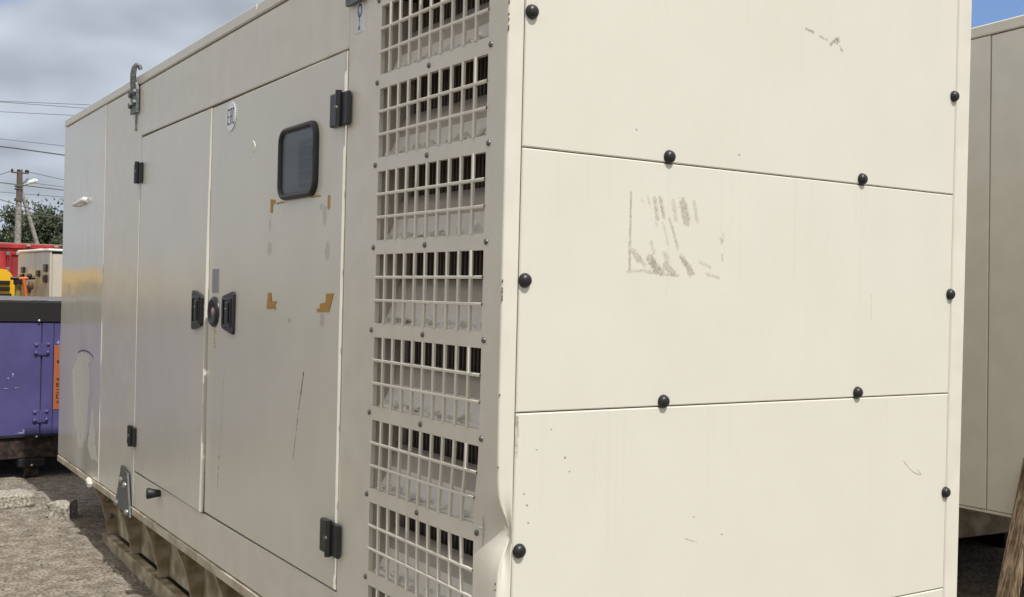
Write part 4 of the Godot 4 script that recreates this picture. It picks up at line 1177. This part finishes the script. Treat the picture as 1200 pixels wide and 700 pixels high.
	bt.box(Vector3(0.62, 0.16, -0.8), Vector3(1.1, 0.32, 1.4), 0.01)
	obj("base_tank", bt, M.black_dull, c2)
	var c3 = thing("generator_cabinet", "white cabinet roof showing above the pale cabinets before the red container", "generator", Vector3(1.93, 0, -18.0))
	var b3 := MB.new()
	b3.box(Vector3(0.9, 1.22, -1.2), Vector3(1.78, 1.70, 2.4), 0.015)
	obj("body", b3, M.white, c3)
	var r3 := MB.new()
	r3.box(Vector3(0.9, 2.11, -1.2), Vector3(1.84, 0.07, 2.46), 0.012)
	obj("roof_panel", r3, M.white, c3)
	var e3 := MB.new()
	e3.tube([Vector3(0.37, 2.10, -0.1), Vector3(0.37, 2.19, -0.1), Vector3(0.41, 2.21, -0.1)], 0.035, 8)
	obj("exhaust_stub", e3, M.black, c3)
	var k3 := MB.new()
	k3.box(Vector3(0.9, 0.18, -1.2), Vector3(1.6, 0.36, 2.2), 0.01)
	obj("base_tank", k3, M.black_dull, c3)
	# red shipping container
	var r = thing("shipping_container", "long red steel container across the back of the yard", "container", Vector3(0, 0, -29.0))
	var rb := MB.new()
	rb.box(Vector3(3.2, 1.30, -1.22), Vector3(9.0, 2.36, 2.40), 0.02)
	obj("body", rb, M.red, r)
	var rail := MB.new()
	rail.box(Vector3(3.2, 2.505, -1.22), Vector3(9.1, 0.13, 2.52), 0.02)
	obj("top_rail", rail, M.red, r)
	var dirt := MB.new()
	dirt.box(Vector3(3.2, 2.58, -1.22), Vector3(9.0, 0.02, 2.42), 0.008)
	obj("roof_sheet", dirt, mat(sc(0.30, 0.25, 0.21), 0.9), r)
	for q in [[3.21, 0.30, 1.20], [3.88, 0.42, 0.9], [1.9, 0.42, 1.2], [5.6, 0.42, 1.2]]:
		var rp := MB.new()
		rp.box(Vector3(q[0] + 0.05, 1.66, 0.0), Vector3(q[1] * 1.25, q[2] + 0.1, 0.03), 0.01)
		rp.box(Vector3(q[0] + 0.05, 1.66 + q[2] / 2 + 0.04, 0.03), Vector3(q[1] * 1.25, 0.06, 0.06), 0.01)
		obj("recessed_panel", rp, M.red_dark, r)
	for x in [2.97, 1.4, 4.9]:
		var rod := MB.new()
		rod.tube([Vector3(x, 0.2, 0.03), Vector3(x, 2.42, 0.03)], 0.022, 8)
		var ro = obj("lock_rod", rod, M.red_dark, r)
		for y in [2.30, 1.90, 0.9]:
			var cl := MB.new()
			cl.box(Vector3(x, y, 0.06), Vector3(0.09, 0.09, 0.05), 0.01)
			obj("rod_clamp", cl, M.steel, ro)
	for x in [3.46, 4.15, 2.2]:
		var fit := MB.new()
		fit.box(Vector3(x, 2.53, 0.06), Vector3(0.10, 0.05, 0.05), 0.01)
		obj("corner_lug", fit, M.concrete, r)

# ---------------------------------------------------------------- trees, pole, wires
func make_tree(label: String, at: Vector3, h: float, wid: float, leaf: Material, n: int, sd: int):
	var t = thing("tree", label, "tree", at, "")
	var r := RandomNumberGenerator.new(); r.seed = sd
	var tr := MB.new()
	tr.tube([Vector3(0, 0, 0), Vector3(0.15, h * 0.3, 0), Vector3(0.0, h * 0.6, 0.1), Vector3(0.1, h * 0.85, 0)], [0.22, 0.17, 0.11, 0.04], 8)
	var tips: Array = []
	for k in 26:
		var a = r.randf() * TAU
		var y = h * r.randf_range(0.22, 0.62)
		var rise = h * r.randf_range(0.12, 0.40)
		var reach = wid * r.randf_range(0.35, 1.0) * (1.0 - 0.35 * y / h)
		var p0 = Vector3(0, y, 0); var p2 = Vector3(cos(a) * reach, min(y + rise, h * 0.97), sin(a) * reach)
		var p1 = (p0 + p2) / 2 + Vector3(0, rise * 0.15, 0)
		tr.tube([p0, p1, p2], [0.07, 0.045, 0.015], 5)
		tips.append(p1); tips.append(p2); tips.append(p2)
	obj("trunk", tr, M.bark, t)
	tips.append(Vector3(0.1, h * 0.93, 0)); tips.append(Vector3(0, h * 0.8, 0))
	var cr := MB.new()
	var per = int(n / tips.size())
	for p in tips:
		var cs = wid * r.randf_range(0.16, 0.34)
		for i in per:
			var o = Vector3(r.randfn(), r.randfn() * 0.9, r.randfn()) * cs * 0.55
			var d = Vector3(r.randfn() * 0.6, r.randf_range(0.1, 1.0), r.randfn() * 0.6).normalized()
			var sd2 = d.cross(Vector3(r.randfn(), r.randfn(), r.randfn())).normalized()
			var s = r.randf_range(0.16, 0.34)
			var q = p + o
			cr.tri(q - sd2 * s * 0.24, q + sd2 * s * 0.24, q + d * s, sd2.cross(d))
	obj("crown", cr, leaf, t)

func wire(pts: Array, rad: float, label: String, sag := 0.25):
	var path: Array = []
	var first: Vector3 = pts[0]; var last: Vector3 = pts[pts.size() - 1]
	var n = 16
	for i in n + 1:
		var s = i / float(n) * (pts.size() - 1)
		var k = min(int(s), pts.size() - 2)
		path.append(pts[k].lerp(pts[k + 1], s - k) - Vector3(0, sag * 4.0 * (i / float(n)) * (1.0 - i / float(n)), 0))
	var mb := MB.new()
	mb.tube(path, rad, 6)
	tag(obj("power_line", mb, M.wire), label, "power line", "overhead lines crossing the sky")

func build_trees_and_lines():
	make_tree("dense dark green tree behind the leaning pole brace", Vector3(10.9, 0, -72.0), 6.1, 2.3, M.leaf0, 9000, 5)
	make_tree("tall green tree against the cream cabinet's far edge", Vector3(12.7, 0, -72.5), 7.3, 2.3, M.leaf0, 9000, 6)
	make_tree("low bush between the concrete pole and the leaning brace", Vector3(9.4, 0, -74.0), 5.0, 1.3, M.leaf1, 4000, 7)
	make_tree("low pale tree left of the concrete pole", Vector3(6.6, 0, -76.0), 4.3, 1.5, M.leaf2, 4000, 8)
	# concrete pole with brace, crossarm and lamp
	var t = thing("utility_pole", "concrete utility pole with leaning brace and street lamp above the red container", "utility pole", Vector3(7.38, 0, -57.05))
	var p := MB.new()
	p.tube([Vector3(-0.05, 0, 0), Vector3(0, 4.0, 0), Vector3(0.02, 7.1, 0)], [0.20, 0.155, 0.12], 10)
	obj("pole_shaft", p, M.pole, t)
	var cap := MB.new()
	cap.tube([Vector3(0.02, 5.6, 0.02), Vector3(0.02, 7.18, 0.02)], 0.135, 10)
	obj("pole_head", cap, M.old_wood, t)
	var br := MB.new()
	br.tube([Vector3(0.10, 6.15, 0), Vector3(0.48, 4.9, 0.05), Vector3(0.98, 3.2, 0.1), Vector3(1.9, 0.0, 0.2)], [0.085, 0.10, 0.12, 0.15], 8)
	obj("pole_brace", br, M.pole, t)
	var arm := MB.new()
	arm.box(Vector3(0.02, 7.02, 0.10), Vector3(0.82, 0.08, 0.08), 0.01)
	obj("crossarm", arm, M.old_wood, t)
	for x in [-0.34, -0.02, 0.30, 0.38]:
		var ins := MB.new()
		ins.lathe(Vector3(x, 7.05, 0.10), Vector3.UP, [Vector2(0.025, 0), Vector2(0.06, 0.04), Vector2(0.05, 0.12), Vector2(0, 0.16)], 8)
		obj("insulator", ins, M.black, t)
	for y in [6.35, 6.22, 5.72, 5.65]:
		var cl := MB.new()
		cl.box(Vector3(0.0, y, 0.0), Vector3(0.36, 0.07, 0.36), 0.01)
		obj("pole_collar", cl, M.old_wood, t)
	var la := MB.new()
	la.tube([Vector3(0.12, 6.45, 0), Vector3(0.30, 6.62, 0), Vector3(0.38, 6.74, 0), Vector3(0.42, 6.78, 0)], 0.03, 6)
	la.tube([Vector3(0.12, 6.36, 0), Vector3(0.34, 6.44, 0), Vector3(0.55, 6.58, 0)], 0.03, 6)
	obj("lamp_arm", la, M.old_wood, t)
	var lh := MB.new()
	lh.tube([Vector3(0.36, 6.50, 0.02), Vector3(0.50, 6.58, 0.02), Vector3(0.72, 6.68, 0.02), Vector3(0.86, 6.70, 0.02)], [0.05, 0.10, 0.125, 0.06], 10)
	obj("lamp_head", lh, M.white, t)
	# lines: far ones cross the whole yard, the pole's own start at its head
	var ext = func(a: Vector3, b: Vector3) -> Array: return [a - (b - a) * 5.0, b + (b - a) * 6.0]
	wire(ext.call(Vector3(4.48, 8.27, -42.31), Vector3(7.48, 8.41, -41.81)), 0.010, "topmost thin line crossing the clouds", 0.0)
	wire(ext.call(Vector3(4.49, 8.24, -42.31), Vector3(7.31, 8.27, -41.84)), 0.010, "thin line just under the topmost one", 0.0)
	wire(ext.call(Vector3(4.49, 7.88, -42.31), Vector3(6.90, 7.96, -41.92)), 0.010, "third thin line from the top, under the high pair", 0.0)
	wire(ext.call(Vector3(4.51, 6.87, -42.31), Vector3(6.69, 6.78, -41.96)), 0.010, "thin line just over the thick black cable", 0.0)
	wire([Vector3(-1.0, 6.75, -43.0), Vector3(4.52, 6.59, -42.31), Vector3(5.09, 6.56, -42.23), Vector3(6.70, 6.43, -41.96), Vector3(18.0, 5.5, -40.0)], 0.026, "thick black cable, heaviest of the overhead lines", 0.0)
	wire([Vector3(7.76, 7.10, -56.95), Vector3(9.05, 6.78, -56.0), Vector3(24.0, 4.2, -52.0)], 0.016, "line running down rightwards from the pole's crossarm", 0.0)
	wire([Vector3(7.04, 7.10, -56.95), Vector3(6.4, 6.82, -57.1), Vector3(-8.0, 5.6, -60.0)], 0.016, "line running down leftwards from the pole's crossarm", 0.0)
	wire(ext.call(Vector3(4.55, 5.25, -42.3), Vector3(6.72, 5.10, -41.95)), 0.019, "dark line crossing behind the street lamp's pole neck", 0.0)
	wire([Vector3(7.45, 6.60, -57.0), Vector3(9.0, 6.40, -56.0), Vector3(24.0, 5.0, -52.0)], 0.012, "faint line running right from below the street lamp", 0.0)
	wire(ext.call(Vector3(4.55, 4.90, -42.3), Vector3(6.73, 4.84, -41.95)), 0.010, "thin line crossing the middle of the leaning brace", 0.0)
	wire(ext.call(Vector3(4.56, 4.62, -42.3), Vector3(5.89, 4.25, -42.1)), 0.016, "steep line slanting down rightwards across pole and brace", 0.0)
	wire(ext.call(Vector3(4.57, 4.11, -42.3), Vector3(5.40, 4.09, -42.18)), 0.016, "lowest line, just over the low trees", 0.0)

# ---------------------------------------------------------------- small things
func rough_block(c: Vector3, s: Vector3, turn: float, amp: float, seed_: float, n := 7) -> MB:
	var mb := MB.new()
	var b = Basis(Vector3.UP, turn)
	var f = func(p: Vector3) -> Vector3:
		var r = p
		var k = 0.90 + 0.10 * min(1.0, 2.2 * (1.0 - max(abs(p.x), max(abs(p.y), abs(p.z)))) + 0.4)
		var len2 = p.length()
		r = p * (1.0 - 0.07 * max(0.0, len2 - 1.15))
		var d = Vector3(fbm(p.x * 40.0 + seed_, p.y * 40.0, p.z * 40.0), fbm(p.x * 40.0, p.y * 40.0 + seed_, p.z * 40.0 + 9.0), fbm(p.x * 40.0 + 5.0, p.y * 40.0, p.z * 40.0 + seed_))
		return c + b * (r * s * 0.5 + d * amp)
	var ax = [Vector3.RIGHT, Vector3.UP, Vector3.BACK]
	for i in 3:
		for sg in [-1.0, 1.0]:
			var u = ax[(i + 1) % 3]; var w = ax[(i + 2) % 3]
			for a in n:
				for e in n:
					var P = func(p: int, q: int) -> Vector3: return f.call(ax[i] * sg + u * (-1.0 + 2.0 * p / n) + w * (-1.0 + 2.0 * q / n))
					mb.quad(P.call(a, e), P.call(a + 1, e), P.call(a + 1, e + 1), P.call(a, e + 1), b * (ax[i] * sg), true)
	return mb

func build_small_things():
	var bl = obj("concrete_block", rough_block(Vector3(-0.42, 0.088, -5.72), Vector3(0.56, 0.085, 0.28), 0.12, 0.010, 3.0, 14), M.concrete)
	tag(bl, "pale chipped concrete kerb piece lying on the gravel at the left edge", "concrete block")
	var stn = obj("stone", rough_block(Vector3(-0.03, 0.085, -5.20), Vector3(0.135, 0.12, 0.13), 0.9, 0.020, 13.0, 9), M.concrete)
	tag(stn, "small pale lump of concrete beside the cabinet's shadow", "stone")
	# timbers leaning on the right-hand cabinet
	var p1 = thing("wooden_plank", "weathered pale wooden plank leaning against the shaded cabinet at right", "plank", Vector3(3.18, 0, -0.70))
	var b1 = Basis(Quaternion(Vector3.UP, Vector3(0.27, 0.80, -0.015).normalized()))
	var m1 := MB.new()
	m1.box(b1 * Vector3(0, 0.66, 0), Vector3(0.05, 1.32, 0.088), 0.004, b1)
	obj("board", m1, M.wood, p1)
	var p2 = thing("wooden_plank", "dark brown timber leaning just behind the pale plank at right", "plank", Vector3(3.40, 0, -0.60))
	var m2 := MB.new()
	var b2 = Basis(Quaternion(Vector3.UP, Vector3(0.10, 0.80, 0.0).normalized()))
	m2.box(b2 * Vector3(0, 0.42, 0), Vector3(0.05, 0.84, 0.12), 0.004, b2)
	obj("board", m2, M.wood_dark, p2)
